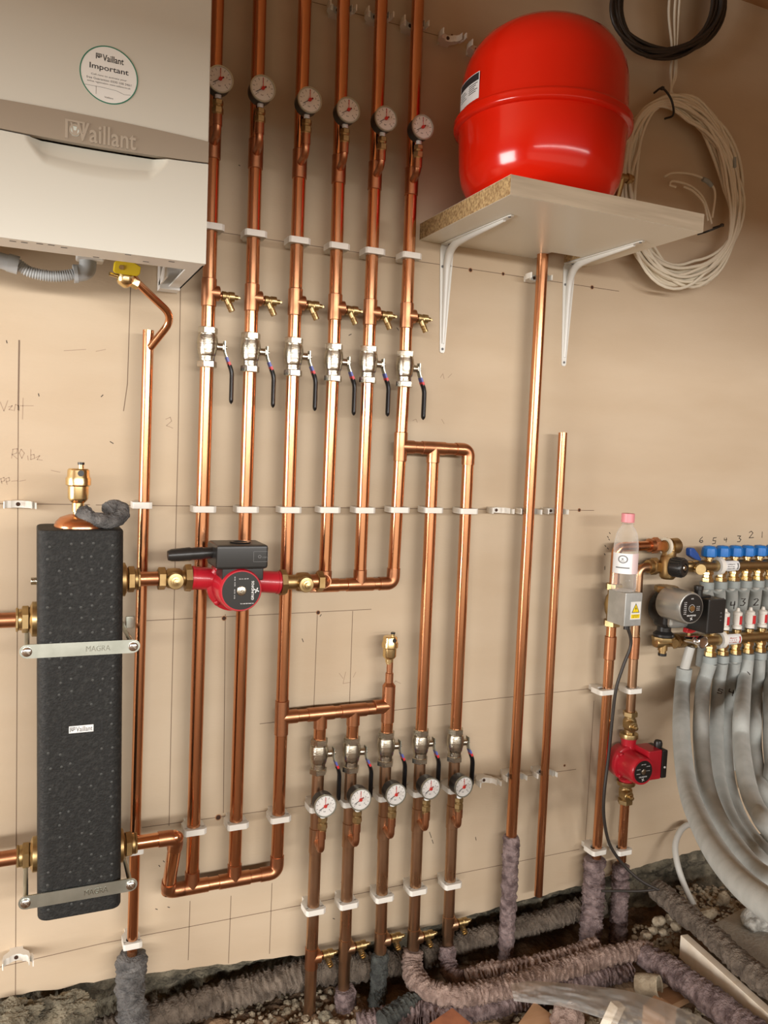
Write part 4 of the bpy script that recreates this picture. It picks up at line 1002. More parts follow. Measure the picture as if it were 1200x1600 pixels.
bm = cyl(B(), fp + V((-.07, 0, 0)), fp + V((.004, 0, 0)), .009, 16); hexn(bm, fp + V((-.004, 0, 0)), fp + V((.006, 0, 0)), .013); cyl(bm, fp + V((.006, 0, 0)), fp + V((.013, 0, 0)), .0095, 18)
cyl(bm, fp + V((-.018, 0, 0)), fp + V((-.018, .02, -.06)), .009, 16); obj('connection_fitting', bm, 'brass_dull', t)

# ------------------------------------------------------------------ cables
def coil(name, label, cx, cy, rx, ry, n, r, m, off, jit, rot=0, seed=1, spread=.02, pinch=()):
    """cable wound n times round an ellipse given on the photo, hung near the wall"""
    rnd = random.Random(seed); t = thing(name, label, 'cable', A(cx, cy, off))
    for k in range(n):
        pts = []; a1 = rnd.uniform(.84, 1.0); a2 = rnd.uniform(.88, 1.0); ph = rnd.uniform(0, 6.28); j = jit * rnd.uniform(.4, 1); ox, oy = rnd.uniform(-1, 1) * jit * 60, rnd.uniform(-1, 1) * jit * 60
        oo = off + spread * rnd.uniform(-.5, .5)
        for i in range(56):
            a = 2 * pi * i / 56; q = 1 + j * sin(a * 2 + ph) * .6 + j * sin(a * 3 + ph * 2) * .5
            pin = min([1] + [.25 + abs(math.atan2(sin(a - p), cos(a - p))) * 1.1 for p in pinch]); 
            ex = (1 - (1 - a1 * q) * pin); ey = (1 - (1 - a2 * q) * pin)
            x = rx * cos(a) * ex + ox * pin; y = ry * sin(a) * ey + oy * pin
            x, y = x * cos(rot) - y * sin(rot), x * sin(rot) + y * cos(rot)
            pts.append(A(cx + x, cy + y, off + (oo - off) * pin))
        obj('cable_loop', tube(B(), pts, r, 8, closed=True), m, t, 80)
    return t
wc = coil('cable_coil', 'white cable hung in a tied coil right of the red vessel', 1062, 297, 93, 143, 24, .0042, 'cablewhite', .055, .13, -.10, 4, .03, (radians(-105), radians(40)))
for L in ([(1049, -75), (1049, -30), (1045, 20), (1050, 75), (1048, 110), (1046, 150), (1020, 166)], [(1060, -75), (1058, -30), (1054, 20), (1054, 75), (1054, 115), (1048, 148), (1060, 165)], [(1067, -75), (1064, -30), (1060, 25), (1057, 80), (1056, 118), (1050, 146), (1085, 170)]):
    obj('hanging_cable', tube(B(), smooth([A(x, y, .035 + .004 * (i % 2)) for i, (x, y) in enumerate(L)], 8), .0036, 8), 'cablewhite', wc, 80)
for L in ([(1038, 276), (1052, 270), (1080, 272), (1104, 282), (1117, 300), (1113, 340)], [(1056, 292), (1047, 289), (1052, 283), (1078, 290), (1098, 308), (1108, 335), (1112, 350)], [(1068, 291), (1085, 300), (1100, 318), (1106, 345)]):
    obj('cable_tail', tube(B(), smooth([A(x, y, .05) for x, y in L], 8), .0030, 8), 'cablewhite', wc, 80)
for L, r in ((smooth([A(1098, 280, .053), A(1105, 283, .054), A(1112, 290, .054)], 4), .006), (smooth([A(1148, 246, .075), A(1148, 262, .075)], 4), .0042)): obj('grey_tape', tube(B(), L, r, 10), 'collar', wc)
def tie(par, p, q, bulge):
    m_ = (V(p) + V(q)) / 2 + V((0, -bulge, 0)); pts = smooth([V(p) + V((0, .03, 0)), p, m_, q, V(q) + V((0, .03, 0))], 6); bm = tube(B(), pts, .0028, 8); box(bm, p, (.008, .008, .008), .001); obj('cable_tie', bm, 'black', par, 60)
tie(wc, A(1035, 138, .07), A(1052, 179, .07), .012); tie(wc, A(1128, 352, .08), A(1104, 362, .08), .012)
coil('cable_coil', 'black cable wound in a coil hanging at the top right corner', 1045, 0, 87, 93, 13, .0046, 'cableblack', .06, .10, .1, 9, .035)

# ------------------------------------------------------------------ underfloor heating set at right
UO = .045
a, b = A(955, 985, UO), A(931.5, 1345, UO)
P11a = line_at(a, b, A(960, 855, UO).z); 
t = thing('copper_pipe', 'copper pipe carrying the valve box with the bottle, rising from its felt wrap', 'pipe', b)
obj('tube', tube(B(), fillet([b, P11a, V((A(1028, 845, UO).x, -UO, P11a.z + .004))], .02), R28 * .93, 26), 'copper', t, 60)
p = line_at(a, b, A(952, 1012, UO).z); fit(t, p, .062, R28, name='coupling')
jr = V((A(1020, 845, UO).x, -UO, P11a.z + .004)); bm = hexn(B(), jr + V((.0, 0, 0)), jr + V((.018, 0, 0)), .022); cyl(bm, jr + V((-.012, 0, 0)), jr, .0185, 22); obj('end_union', bm, 'copper_fit', t)
a2, b2 = A(991, 1010, UO), A(971, 1345, UO)
pa = line_at(a2, b2, A(1003, 887, UO).z); pv0 = line_at(a2, b2, A(981, 1112, UO).z); pv1 = line_at(a2, b2, A(975, 1255, UO).z)
t = thing('copper_pipe', 'copper pipe coming down behind the bottle to the small red pump', 'pipe', pv0)
j2 = V((A(1030, 884, UO).x, -UO, pa.z + .003))
obj('tube', tube(B(), fillet([pv0, pa, j2], .02), .0125, 24), 'copper_old', t, 60); fit(t, line_at(a2, b2, A(989, 1012, UO).z), .06, .0125, name='coupling', m='copper_fit')
bm = hexn(B(), j2 + V((-.028, 0, 0)), j2 + V((-.008, 0, 0)), .0235); cyl(bm, j2 + V((-.04, 0, 0)), j2 + V((-.028, 0, 0)), .018, 20); obj('end_union', bm, 'brass_dull', t)
t = thing('copper_pipe', 'short copper pipe from the small red pump down into its felt wrap', 'pipe', b2); obj('tube', cyl(B(), pv1, b2, .0125, 24), 'copper', t)
for px, py, s in ((942, 1083, 'white clip on the left pipe above the small red pump'), (930, 1334, 'white clip topping the thick felt wrap left of the small red pump')):
    o = clip(c28, 'c28', px, py, s, 'clips on the right hand pipes', A(px, py, UO).x)
for px, py, s in ((985.5, 1081, 'white clip on the pipe directly above the small red pump'), (970, 1334, 'white clip directly below the small red pump above the felt wrap')):
    o = clip(c28, 'c28', px, py, s, 'clips on the right hand pipes', A(px, py, UO).x)
# small red pump
vt_ = line_at(a2, b2, A(980, 1152, UO).z); vb_ = line_at(a2, b2, A(974, 1220, UO).z)
pump_valve(pv0, vt_, 'brass pump valve above the small red pump', k=.92, side=(-.45, -.9, 0), m='brass', grp='brass valves of the small pump'); pump_valve(pv1, vb_, 'brass pump valve below the small red pump', k=.92, side=(-.45, -.9, 0), m='brass', grp='brass valves of the small pump')
pc = (vt_ + vb_) / 2; fc = A(1005, 1206, .122)
pm, bk = pump('small red circulating pump on the right hand pipes beside the grey conduits', pc, vt_ - vb_, (vt_ - vb_).length / 2, fc, .0390, 0, ('red', 'red'), .0300, 'nickel', vert=False)
q0, q1 = A(1030, 1195, .13), A(1047, 1195, .13)
zt0, zt1 = A(1030, 1222, .14).z, A(1030, 1176, .14).z
q1 = A(1034, 1195, .118); bm = box(B(), ((fc.x + .02 + q1.x) / 2, -.088, (zt0 + zt1) / 2 - .004), (q1.x - fc.x - .02, .060, zt1 - zt0), .004); obj('terminal_box', bm, 'red', pm, 40)
bm = box(B(), (q1.x + .009, -.088, (zt0 + zt1) / 2 - .004), (.018, .063, zt1 - zt0 - .004), .003); tb2 = obj('box_cover', bm, 'black', pm, 40)
bm = cyl(B(), (q1.x + .009, -.116, (zt0 + zt1) / 2 - .012), (q1.x + .009, -.1210, (zt0 + zt1) / 2 - .012), .003, 10); obj('indicator', bm, 'paperwhite', tb2)
gz = A(1028, 1168, .095); bm = lathe(B(), [(.010, -.012), (.010, .004), (.0115, .005), (.0115, .014), (.009, .020), (.006, .021)], gz, (0, 0, 1), 14); obj('cable_gland', bm, 'black', pm, 40)
# two port valve body and actuator box
zc = line_at(a, b, A(955, 945, UO).z)
t = thing('zone_valve', 'galvanised valve box with yellow warning label under the water bottle', 'valve', zc)
bm = cyl(B(), zc + V((0, 0, -.055)), zc + V((0, 0, .055)), .0155, 22); lathe(bm, [(.012, -.035), (.020, -.02), (.023, 0), (.020, .02), (.012, .035)], zc, (0, 0, 1), 24)
for s in (-1, 1): hexn(bm, zc + V((0, 0, s * .040)), zc + V((0, 0, s * .058)), .0225)
obj('body', bm, 'brass', t, 35)
bx0, bx1, bzz0, bzz1, by0, by1 = 1.382, 1.436, A(975, 979, .15).z, A(975, 927, .15).z, -.085, -.152
bm = box(B(), ((bx0 + bx1) / 2, (by0 + by1) / 2, (bzz0 + bzz1) / 2), (bx1 - bx0, by0 - by1, bzz1 - bzz0), .002); cover = obj('actuator_box', bm, 'galv', t, 40)
lx0 = bx0 + (bx1 - bx0) * .33; lz = bzz0 + (bzz1 - bzz0) * .46; m = onwall(0, 0, -by1 + .0001)
wl = obj('warning_label', prism(B(), [(lx0, lz - .022), (bx1 - .004, lz - .022), (bx1 - .004, lz + .0235), (lx0, lz + .0235)], .0004, m), 'paper', cover, 0)
cxm = (lx0 + bx1 - .004) / 2; mt = onwall(cxm, lz + .0065, -by1 + .0005)
obj('warning_triangle_edge', prism(B(), [(-.0125, -.011), (.0125, -.011), (0, .0135)], .0002, mt), 'ink', wl, 0)
bm = prism(B(), [(-.0098, -.0093), (.0098, -.0093), (0, .0100)], .0004, mt); prism(bm, [(-.0135, -.0255), (.0135, -.0255), (.0135, -.0155), (-.0135, -.0155)], .0004, mt); obj('warning_yellow', bm, 'warnyellow', wl, 0)
bm = prism(B(), [(.0012, .0055), (-.0028, -.0010), (0, -.0008), (-.001, -.0070), (.0030, .0005), (.0003, .0004)], .0006, mt); 
for k in range(2): textfit(bm, 'DANGER' if k == 0 else '230 VOLTS', .020, .0028, onwall(cxm, lz + .0065 - .0180 - k * .0042, -by1 + .0009), .0002)
obj('warning_print', bm, 'ink', wl, 0)
pz_ = V((bx0 + .026, by1 + .02, bzz0))
bm = cyl(B(), pz_ + V((0, 0, -.012)), pz_, .008, 14); obj('cable_gland', bm, 'black', t)
# black cable
pts = [pz_, A(986, 1005, .13), A(974, 1040, .125), A(963, 1075, .12), A(957, 1120, .115), A(951, 1180, .115), A(944, 1240, .12), A(944, 1280, .12), A(953, 1320, .12), A(975, 1352, .13), A(1000, 1375, .15), A(1028, 1390, .17)]
bm = tube(B(), smooth(pts, 8), .0042, 10); o = obj('power_cable', bm, 'cableblack', None, 80, base=pz_); tag(o, 'black cable running from the valve box down into the grey felt wrapped pipe', 'cable')
bm = tube(B(), smooth([A(940, 1392, .12), A(965, 1392, .13), A(1000, 1392, .15), A(1030, 1389, .17)], 6), .0036, 10); o = obj('power_cable', bm, 'cableblack', None, 80, base=A(960, 1392, .13)); tag(o, 'black cable lying level behind the purple felt wrapped pipes', 'cable')
# bottle
bo = V((A(974, 930, .12).x, -.119, bzz1 + .001)); 
t = thing('water_bottle', 'clear plastic water bottle with pink cap standing on the galvanised valve box', 'bottle', bo)
Hb = A(974, 802, .12).z - bo.z
prof = [(.020, .004), (.027, 0), (.0305, .004), (.0312, .012), (.0312, .036), (.0302, .038), (.0312, .040), (.0312, Hb * .50), (.0300, Hb * .51), (.0312, Hb * .53), (.0306, Hb * .60), (.0292, Hb * .66), (.0262, Hb * .74), (.0205, Hb * .80), (.0135, Hb * .84), (.0128, Hb * .88)]
bm = lathe(B(), [(.0001, .006)] + prof, bo, (0, 0, 1), 40)
ob = obj('shell', bm, 'clear', t, 70)
bm = lathe(B(), [(.0128, Hb * .86), (.0165, Hb * .862), (.0165, Hb * .868), (.0128, Hb * .87)], bo, (0, 0, 1), 30); obj('neck_ring', bm, 'clear', t)
bm = lathe(B(), [(.0160, Hb * .885), (.0165, Hb * .89), (.0165, Hb * .995), (.0150, Hb), (.0001, Hb)], bo, (0, 0, 1), 40); obj('cap', bm, 'pinkcap', t, 50)
def wrapb(bm, a0, a1, z0, z1, r, th=.0004, n=18):
    g = []
    for i in range(n + 1):
        a = a0 + (a1 - a0) * i / n
        g.append([bm.verts.new((bo.x + (r + d) * cos(a), bo.y + (r + d) * sin(a), bo.z + z)) for d, z in ((0, z0), (th, z0), (th, z1), (0, z1))])
    for i in range(n):
        for k in range(4): bm.faces.new((g[i][k], g[i + 1][k], g[i + 1][(k + 1) % 4], g[i][(k + 1) % 4]))
    bm.faces.new(g[0]); bm.faces.new(g[-1]); return bm
D = radians
lb = obj('paper_label', wrapb(B(), D(160), D(262), Hb * .235, Hb * .495, .0314), 'paperwhite', t, 60); obj('pink_label_part', wrapb(B(), D(262), D(320), Hb * .235, Hb * .495, .0314), 'pinklabel', lb, 60)
bm = wrapb(B(), D(186), D(250), Hb * .305, Hb * .320, .0319, .0002)
for k in range(28):
    aa = D(196 + 40 * (.5 + .5 * cos(2 * pi * k / 28))); zz = Hb * (.415 + .045 * sin(2 * pi * k / 28)); wrapb(bm, aa, aa + D(5), zz, zz + .0024, .0319, .0002, 2)
wrapb(bm, D(208), D(226), Hb * .395, Hb * .402, .0319, .0002, 3); wrapb(bm, D(213), D(221), Hb * .415, Hb * .432, .0319, .0002, 3)
obj('label_print', bm, 'inkgrey', lb, 0)

# mixing set
MO = .07
t = thing('mixing_valve', 'brass thermostatic mixing valve with black knob between the pipes and manifold', 'valve', A(1043, 880, MO))
e1 = A(1050, 845, MO); mx = A(1044, 885, MO).x; zlow = A(1042, 917, MO).z; zmid = A(1044, 884, MO).z; e1 = V((mx + .006, -MO, jr.z))
bm = tube(B(), fillet([V((jr.x + .016, -MO, e1.z)), e1, V((mx, -MO, zmid))], .014), .0165, 22); lathe(bm, [(.0165, -.004), (.0215, -.003), (.0215, .020), (.016, .026), (.0001, .027)], e1, (1, 0, .08), 22)
lathe(bm, [(.016, .0), (.019, .003), (.019, .016), (.016, .018)], V((mx, -MO, zmid + .024)), (0, 0, 1), 22)
lathe(bm, [(.016, -.036), (.021, -.030), (.023, -.012), (.0235, .012), (.021, .026), (.015, .032)], V((mx, -MO, zmid)), (0, 0, 1), 24); cyl(bm, j2 + V((-.008, 0, 0)), V((mx, -MO, zmid)), .0165, 20); cyl(bm, (mx, -MO, zmid), (mx + .04, -MO - .008, zmid), .015, 20)
obj('body', bm, 'brass_dull', t, 45)
bm = ringdisc(B(), frameZ(V((jr.x + .020, -MO, e1.z)), (1, 0, 0)), .017, .0235, .008, 28); obj('tape_ring', bm, 'cablewhite', t)
bm = lathe(B(), [(.015, -.022), (.031, -.020), (.0325, -.015), (.0325, -.007), (.029, -.003), (.0001, -.003)], V((mx, -MO, zlow + .006)), (0, 0, 1), 8); obj('union_nut', bm, 'brass', t, 30)
kp = A(1064, 887, .115)
bm = lathe(B(), [(.016, -.028), (.0245, -.026), (.0255, -.020), (.0250, .008), (.0225, .011), (.0130, .0115), (.0120, .008), (.0001, .008)], kp, (.35, -.93, 0), 28)
for k in range(18):
    aa = 2 * pi * k / 18; mm = frameZ(kp, (.35, -.93, 0)); box(bm, mm @ V((.0252 * cos(aa), .0252 * sin(aa), -.008)), (.004, .004, .026), .0008, mm.to_3x3() @ Matrix.Rotation(aa, 3, 'Z'))
kn = obj('thermostat_knob', bm, 'black', t, 40); bm = lathe(B(), [(.0085, 0), (.0085, .0105), (.0065, .0125), (.0001, .0125)], kp, (.35, -.93, 0), 18); obj('knob_centre', bm, 'nickel', kn)
# grey pump
fc = A(1086, 952, .205); pcz = A(1040, 950, MO).z
vz0, vz1 = A(1040, 992, MO).z, zlow - .016
t = thing('circulating_pump', 'grey circulating pump with dark face on the underfloor heating manifold', 'pump', (mx, -MO, pcz))
bm = lathe(B(), [(.028, -.002), (.028, .004), (.019, .012), (.019, .03)], (mx, -MO, vz0), (0, 0, 1), 26); lathe(bm, [(.028, .002), (.028, -.004), (.019, -.012), (.019, -.03)], (mx, -MO, vz1), (0, 0, 1), 26)
box(bm, (mx + .008, -MO - .012, pcz), (.082, .055, .100), .014); lathe(bm, [(.03, .03), (.046, .02), (.046, -.01), (.038, -.02)], (mx + .004, -MO, pcz), (0, 1, 0), 30)
obj('volute', bm, 'black', t, 45)
bm = box(B(), (mx + .014, -MO - .046, pcz + .004), (.088, .014, .096), .010); lathe(bm, [(.043, 0), (.043, .070), (.040, .082), (.0375, .083)], (fc.x, -MO - .04, fc.z), (0, -1, 0), 40)
dr = obj('motor_drum', bm, 'pumpgrey', t, 45)
L0 = -MO - .04 - .083
fm = onwall(fc.x, fc.z, -L0 - .0005); f = obj('face_plate', flatdisc(B(), fm, .0365, .0016, 40), 'black', t, 0); f['label'] = 'dark printed face of the grey pump'
m = fm @ Matrix.Translation((0, 0, .0016)); bm = B(); textfit(bm, 'GRUNDFOS', .030, .0040, m @ Matrix.Translation((0, -.0185, 0)), .0002, .01)
for k in range(7): textfit(bm, ('L N', 'U 230', '50 Hz', 'I 0.2', 'P 45', 'CE', 'IP 44')[k], .008, .0026, m @ Matrix.Translation((-.022, .016 - k * .005, 0)), .0002)
for k in range(3): textfit(bm, 'TF 110', .010, .0024, m @ Matrix.Translation((.021, .004 - k * .0046, 0)), .0002)
for q in (45, 135, 225, 315): stroke(bm, [(0, -.027), (cos(radians(q + 15)) * .0042, -.027 + sin(radians(q + 15)) * .0042)], .0014, m)
textfit(bm, 'UPS', .008, .003, m @ Matrix.Translation((0, .025, 0)), .0002); ringdisc(bm, m, .0095, .0101, .0002, 24); obj('face_print', bm, 'paperwhite', f, 0)
bm = lathe(B(), [(.0075, 0), (.0075, .0030), (.0001, .0031)], (fc.x, L0 - .001, fc.z), (0, -1, 0), 20); obj('vent_screw', bm, 'brass_bright', t)
bxx = A(1113, 950, .15); bm = box(B(), (bxx.x - .024, -.135, pcz - .002), (.062, .110, .092), .005); box(bm, (bxx.x - .042, -.135, pcz + .046), (.05, .05, .006), .002)
tb2 = obj('terminal_box', bm, 'black', t, 40); g = V((A(1092, 917, .15).x, -.15, pcz + .045)); bm = lathe(B(), [(.011, -.005), (.011, .018), (.0125, .019), (.0125, .028), (.009, .030), (.0001, .030)], g, (0, 0, 1), 12); obj('cable_gland', bm, 'black', t)
bm = B(); textfit(bm, '1 2 3', .022, .005, onwall(bxx.x - .010, pcz - .002, .1902) @ Matrix.Rotation(radians(90), 4, 'Z'), .0003); obj('box_print', bm, 'inkgrey', tb2, 0)
for px, py in ((1043, 929), (1043, 972), (1099, 929)): pass
# lower connection of the pump
t = thing('pump_connector', 'brass cross fitting with red lever below the grey pump', 'valve', A(1042, 1003, MO))
zc2 = A(1042, 1003, MO).z
bm = lathe(B(), [(.015, .0), (.030, .001), (.031, .006), (.031, .012), (.022, .017), (.014, .018)], (mx, -MO, vz0 - .016), (0, 0, 1), 8); obj('union_nut', bm, 'brass', t, 30)
bm = cyl(B(), (mx, -MO, zc2 - .022), (mx, -MO, vz0 - .01), .0130, 18); lathe(bm, [(.0001, -.030), (.012, -.028), (.014, -.022), (.014, .045)], (mx, -MO, zc2), (1, 0, 0), 20); cyl(bm, (mx, -MO, zc2 - .021), (mx, -MO, zc2 - .030), .010, 16)
cyl(bm, (mx + .022, -MO, zc2), (mx + .022, -MO - .024, zc2), .0115, 18)
hexn(bm, (mx + .038, -MO, zc2), (mx + .050, -MO, zc2), .0205); 
for k in range(4): cyl(bm, (mx + .052 + k * .007, -MO, zc2), (mx + .0565 + k * .007, -MO, zc2), .0185, 22)
cyl(bm, (mx + .05, -MO, zc2), (mx + .115, -MO - .01, zc2 + .004), .0165, 22)
obj('body', bm, 'brass_dull', t, 40)
lv = A(1082, 982, .09); bm = prism(B(), [(-.026, -.010), (-.024, -.004), (-.021, .008), (.012, .010), (.026, .006), (.027, -.002), (.010, -.004), (-.004, -.012)], .016, frameZ(V((lv.x, -.08, lv.z)), (0, -1, 0), (1, 0, 0)), .002); obj('red_lever', bm, 'redplastic', t)
bm = cyl(B(), (lv.x - .010, -.088, lv.z - .03), (lv.x - .010, -.088, lv.z), .006, 14); obj('lever_stem', bm, 'brass_dull', t)
obj('end_cap', cyl(B(), (mx, -MO, zc2 - .030), (mx, -MO, zc2 - .037), .0115, 16), 'black', t)
# manifolds
FO = .08
PXS = [A(p, 864, FO).x for p in (1108, 1129, 1149, 1168, 1187)]; stp = (PXS[4] - PXS[0]) / 4; PXS.append(PXS[-1] + stp); PXS.append(PXS[-1] + stp)
zU = A(1125, 884, FO).z; zL = A(1125, 999, FO + .02).z
t = thing('heating_manifold', 'upper brass underfloor manifold bar with blue caps', 'manifold', (PXS[2], -FO, zU))
x0 = A(1080, 885, FO).x; xe = PXS[6] + .05
bm = lathe(B(), [(.012, 0), (.0150, .001), (.0150, .014), (.0175, .016), (.0175, .045), (.0165, .047), (.0165, xe - x0)], (x0, -FO, zU), (1, 0, 0), 26); lathe(bm, [(.0001, -.018), (.008, -.017), (.0085, -.004), (.0145, 0), (.0145, .012)], (x0 + .008, -FO - .02, zU - .004), (-.3, -.9, 0), 16); cyl(bm, (mx + .03, -MO, zmid), (x0 + .01, -FO, zU), .0135, 20)
obj('bar', bm, 'brass', t, 45)
lv = A(1083, 868, .095); bm = prism(B(), [(-.020, .018), (-.016, .022), (-.004, .022), (.010, .006), (.024, -.008), (.026, -.014), (.006, -.012), (-.018, .000)], .018, frameZ(V((lv.x, -.085, lv.z)), (0, -1, 0), (1, 0, 0)), .004); obj('blue_lever', bm, 'bluedark', t)
for i in range(6):
    x = PXS[i]
    c = obj('cap', lathe(B(), [(.0165, .026), (.0205, .028), (.0210, .040), (.0195, .050), (.0140, .056), (.0001, .058)], (x, -FO, zU), (0, 0, 1), 12), 'blue', t, 25); obj('cap_stem', lathe(B(), [(.010, .010), (.010, .020), (.014, .0205), (.014, .025), (.010, .027)], (x, -FO, zU), (0, 0, 1), 16), 'brass_bright', c)
    obj('outlet_nut', lathe(B(), [(.0135, -.012), (.0160, -.016), (.0160, -.022), (.0130, -.024), (.0130, -.031), (.0165, -.033), (.0165, -.044)], (x, -FO, zU), (0, 0, 1), 6), 'brass_bright', t, 25)
def man_extra(t, zz, xa, txt, mat_ink, off):
    xb_ = A(xa, zz[1], off).x
    bm = ringdisc(B(), frameZ(V((xb_ - .006, -off, zz[0])), (1, 0, 0)), .0168, .0255, .014, 28); box(bm, (xb_ + .001, -off / 2 + .01, zz[0]), (.014, off - .01, .03), .002); obj('bar_bracket', bm, 'plastic_white', t)
    g = []; bm = B(); x1, x2 = xb_ + .014, xb_ + .066; n = 10
    for i in range(n + 1):
        a = radians(-150 + 120 * i / n); g.append([bm.verts.new((x, -off + r * cos(a - radians(0)) * 0 + r * sin(a) * 1.0 if False else -off - r * cos(radians(-60 + 120 * i / n)), zz[0] + r * sin(radians(-60 + 120 * i / n)))) for x, r in ((x1, .0166), (x1, .0172), (x2, .0172), (x2, .0166))])
    for i in range(n):
        for k in range(4): bm.faces.new((g[i][k], g[i + 1][k], g[i + 1][(k + 1) % 4], g[i][(k + 1) % 4]))
    lb = obj('paper_label', bm, 'paperwhite', t, 60)
    bm = B(); 
    for k in range(3): textfit(bm, txt[k], .026, .0034, onwall((x1 + x2) / 2 - .006, zz[0] + .006 - .006 * k, off + .0174) , .0003)
    prism(bm, [(-.003, -.009), (.001, -.009), (.003, 0), (.001, .009), (-.003, .009), (-.001, 0)], .0003, onwall(x2 - .007, zz[0], off + .0174)); obj('label_print', bm, mat_ink, lb, 0)
man_extra(t, (zU, 885), 1121, ('return', 'flow 6 bar', 'max 60'), 'inkgrey', FO)
t = thing('heating_manifold', 'lower brass underfloor manifold bar with white flow meters', 'manifold', (PXS[2], -FO - .02, zL)); LO = FO + .02
x0 = A(1092, 1002, LO).x; xe2 = xe
bm = lathe(B(), [(.012, -.015), (.0175, -.012), (.0175, .030), (.0165, .032), (.0165, xe2 - x0)], (x0, -LO, zL), (1, 0, 0), 26); cyl(bm, (mx + .11, -MO - .008, zc2 + .003), (x0, -LO, zL), .0150, 20); obj('bar', bm, 'brass', t, 45)
dp = A(1097, 1003, .135); bm = lathe(B(), [(.010, .03), (.014, .0), (.0175, -.001), (.0175, -.008), (.0150, -.010), (.0130, -.0085), (.0001, -.0085)], (dp.x, dp.y + .004, dp.z), (0, 1, 0), 26); cyl(bm, (dp.x - .022, -LO, zL + .008), (dp.x - .022, -LO - .03, zL + .012), .009, 16); dd = obj('end_thermometer', bm, 'chrome', t, 40)
LXS = [A(p, 990, LO).x for p in (1112, 1131, 1150.5, 1170, 1189.5)]; LXS.append(LXS[-1] + .047); LXS.append(LXS[-1] + .047)
for i in range(6):
    x = LXS[i]
    bm = lathe(B(), [(.0095, .010), (.0095, .018), (.0125, .019), (.0125, .025), (.008, .027)], (x, -LO, zL), (0, 0, 1), 14); fmn = obj('meter_nut', bm, 'brass_bright', t)
    s = -.035 if i == 0 else 0
    k = 1.25 if i == 3 else 1
    prof = [(.0085, .026), (.0135, .028), (.0135, .036), (.0095 * k, .038), (.0115 * k, .044), (.0115 * k, .066 + s * .6), (.0125, .067 + s * .6), (.0125, .074 + s), (.006, .078 + s), (.004, .086 + s), (.0001, .087 + s)] if i else [(.0085, .026), (.0145, .028), (.0145, .040), (.0100, .042), (.0001, .044)]
    fm_ = obj('flow_meter', lathe(B(), prof, (x, -LO, zL), (0, 0, 1), 22), 'plastic_white', t, 40)
    if i: bm = box(B(), (x + .001, -LO - .0108 * k, zL + .053), (.009 * k, .003, .024), .001); 
    else: bm = cyl(B(), (x, -LO, zL + .041), (x, -LO, zL + .0455), .006, 12)
    obj('red_scale', bm, 'redplastic', fm_)
    obj('outlet_nut', lathe(B(), [(.0135, -.012), (.0160, -.016), (.0160, -.022), (.0130, -.024), (.0130, -.031), (.0165, -.033), (.0165, -.044)], (x, -LO, zL), (0, 0, 1), 6), 'brass_bright', t, 25)
man_extra(t, (zL, 1001), 1124, ('flow', '1 2 3 4', 'l / min'), 'inkred', LO)

# grey conduits
def conduit(label, pts, r, group, mark=None, stub=None, m='conduit', collar=None):
    """pts: (px, py, distance) or points"""
    P = [AD(*p) if not isinstance(p, V) else p for p in pts]
    if 'sweeping' in group: e = P[-1]; P += [e + V((.20, -.03, -.20)), V((e.x + .36, e.y - .02, max(-.05, min(e.z - .45, .2)))), V((e.x + .45, e.y, -.12))]
    t = thing('pipe_conduit', label, 'pipe', P[0], group); c = smooth(P, 10)
    n = len(c)
    bm = tube(B(), c, r, 24); sl = obj('sleeve', bm, m, t, 60)
    if stub:
        bm = tube(B(), [c[0] - (c[1] - c[0]) * 0 + V(stub), c[0], c[3]], r * .62, 18); obj('inner_pipe', bm, 'conduit_pale', t, 60)
    if collar is not None:
        bm = lathe(B(), [(.0155, 0), (.0190, -.001), (.0190, -.020), (.0160, -.021)], collar, (0, 0, 1), 22); obj('collar', bm, 'collar', t)
    if mark:
        i, s, h = mark; p = c[i]; tg = (c[i + 1] - c[i - 1]).normalized(); toc = (CAM - p); toc = (toc - tg * toc.dot(tg)).normalized(); toc = (toc + tg.cross(toc) * -.35).normalized()
        mm = frameZ(p + toc * (r + .0003), toc, tg.cross(toc) if tg.z < 0 else -tg.cross(toc))
        # upright digit: local y along the sleeve, upwards
        yv = -tg if tg.z < 0 else tg; xv = yv.cross(toc); mm = Matrix(((xv.x, yv.x, toc.x, mm[0][3]), (xv.y, yv.y, toc.y, mm[1][3]), (xv.z, yv.z, toc.z, mm[2][3]), (0, 0, 0, 1)))
        bm = stroke(B(), [((x - .5) * h * .7, (y - .5) * h) for x, y in DIG[s]], .0022, mm @ Matrix.Translation((0, 0, -.0012)), .0018); obj('marker_digit', bm, 'marker', sl, 0)
    return t
dz0 = (A(1105, 1020, LO) - CAM).dot(V((hx.z, nn.z, up.z)))
G = 'grey conduits sweeping from the lower manifold'
def dep(px, py, off): return (A(px, py, off) - CAM).dot(V((hx.z, nn.z, up.z)))
def dp3(px, py, off): return (px, py, dep(px, py, off))
conduit('outermost thick grey conduit sweeping from under the red lever to the lower right', [dp3(1069.5, 1044, .08), dp3(1066, 1075, .085), (1064.5, 1120, 2.02), (1065.5, 1160, 1.92), (1071, 1210, 1.80), (1080, 1250, 1.66), (1098, 1293, 1.48), (1117, 1328, 1.34), (1144, 1364, 1.22), (1178, 1397, 1.10), (1225, 1428, 1.0), (1300, 1462, .9)], .0205, G, None, (.012, -.004, .06))
def lowc(i, label, pts, r, s=None, mi=8):
    top = V((LXS[i], -LO, zL - .045)); st = V((LXS[i], -LO, zL - .066))
    return conduit(label, [st, *pts], r, G, (mi, s, .030) if s else None, (0, 0, .02), collar=top)
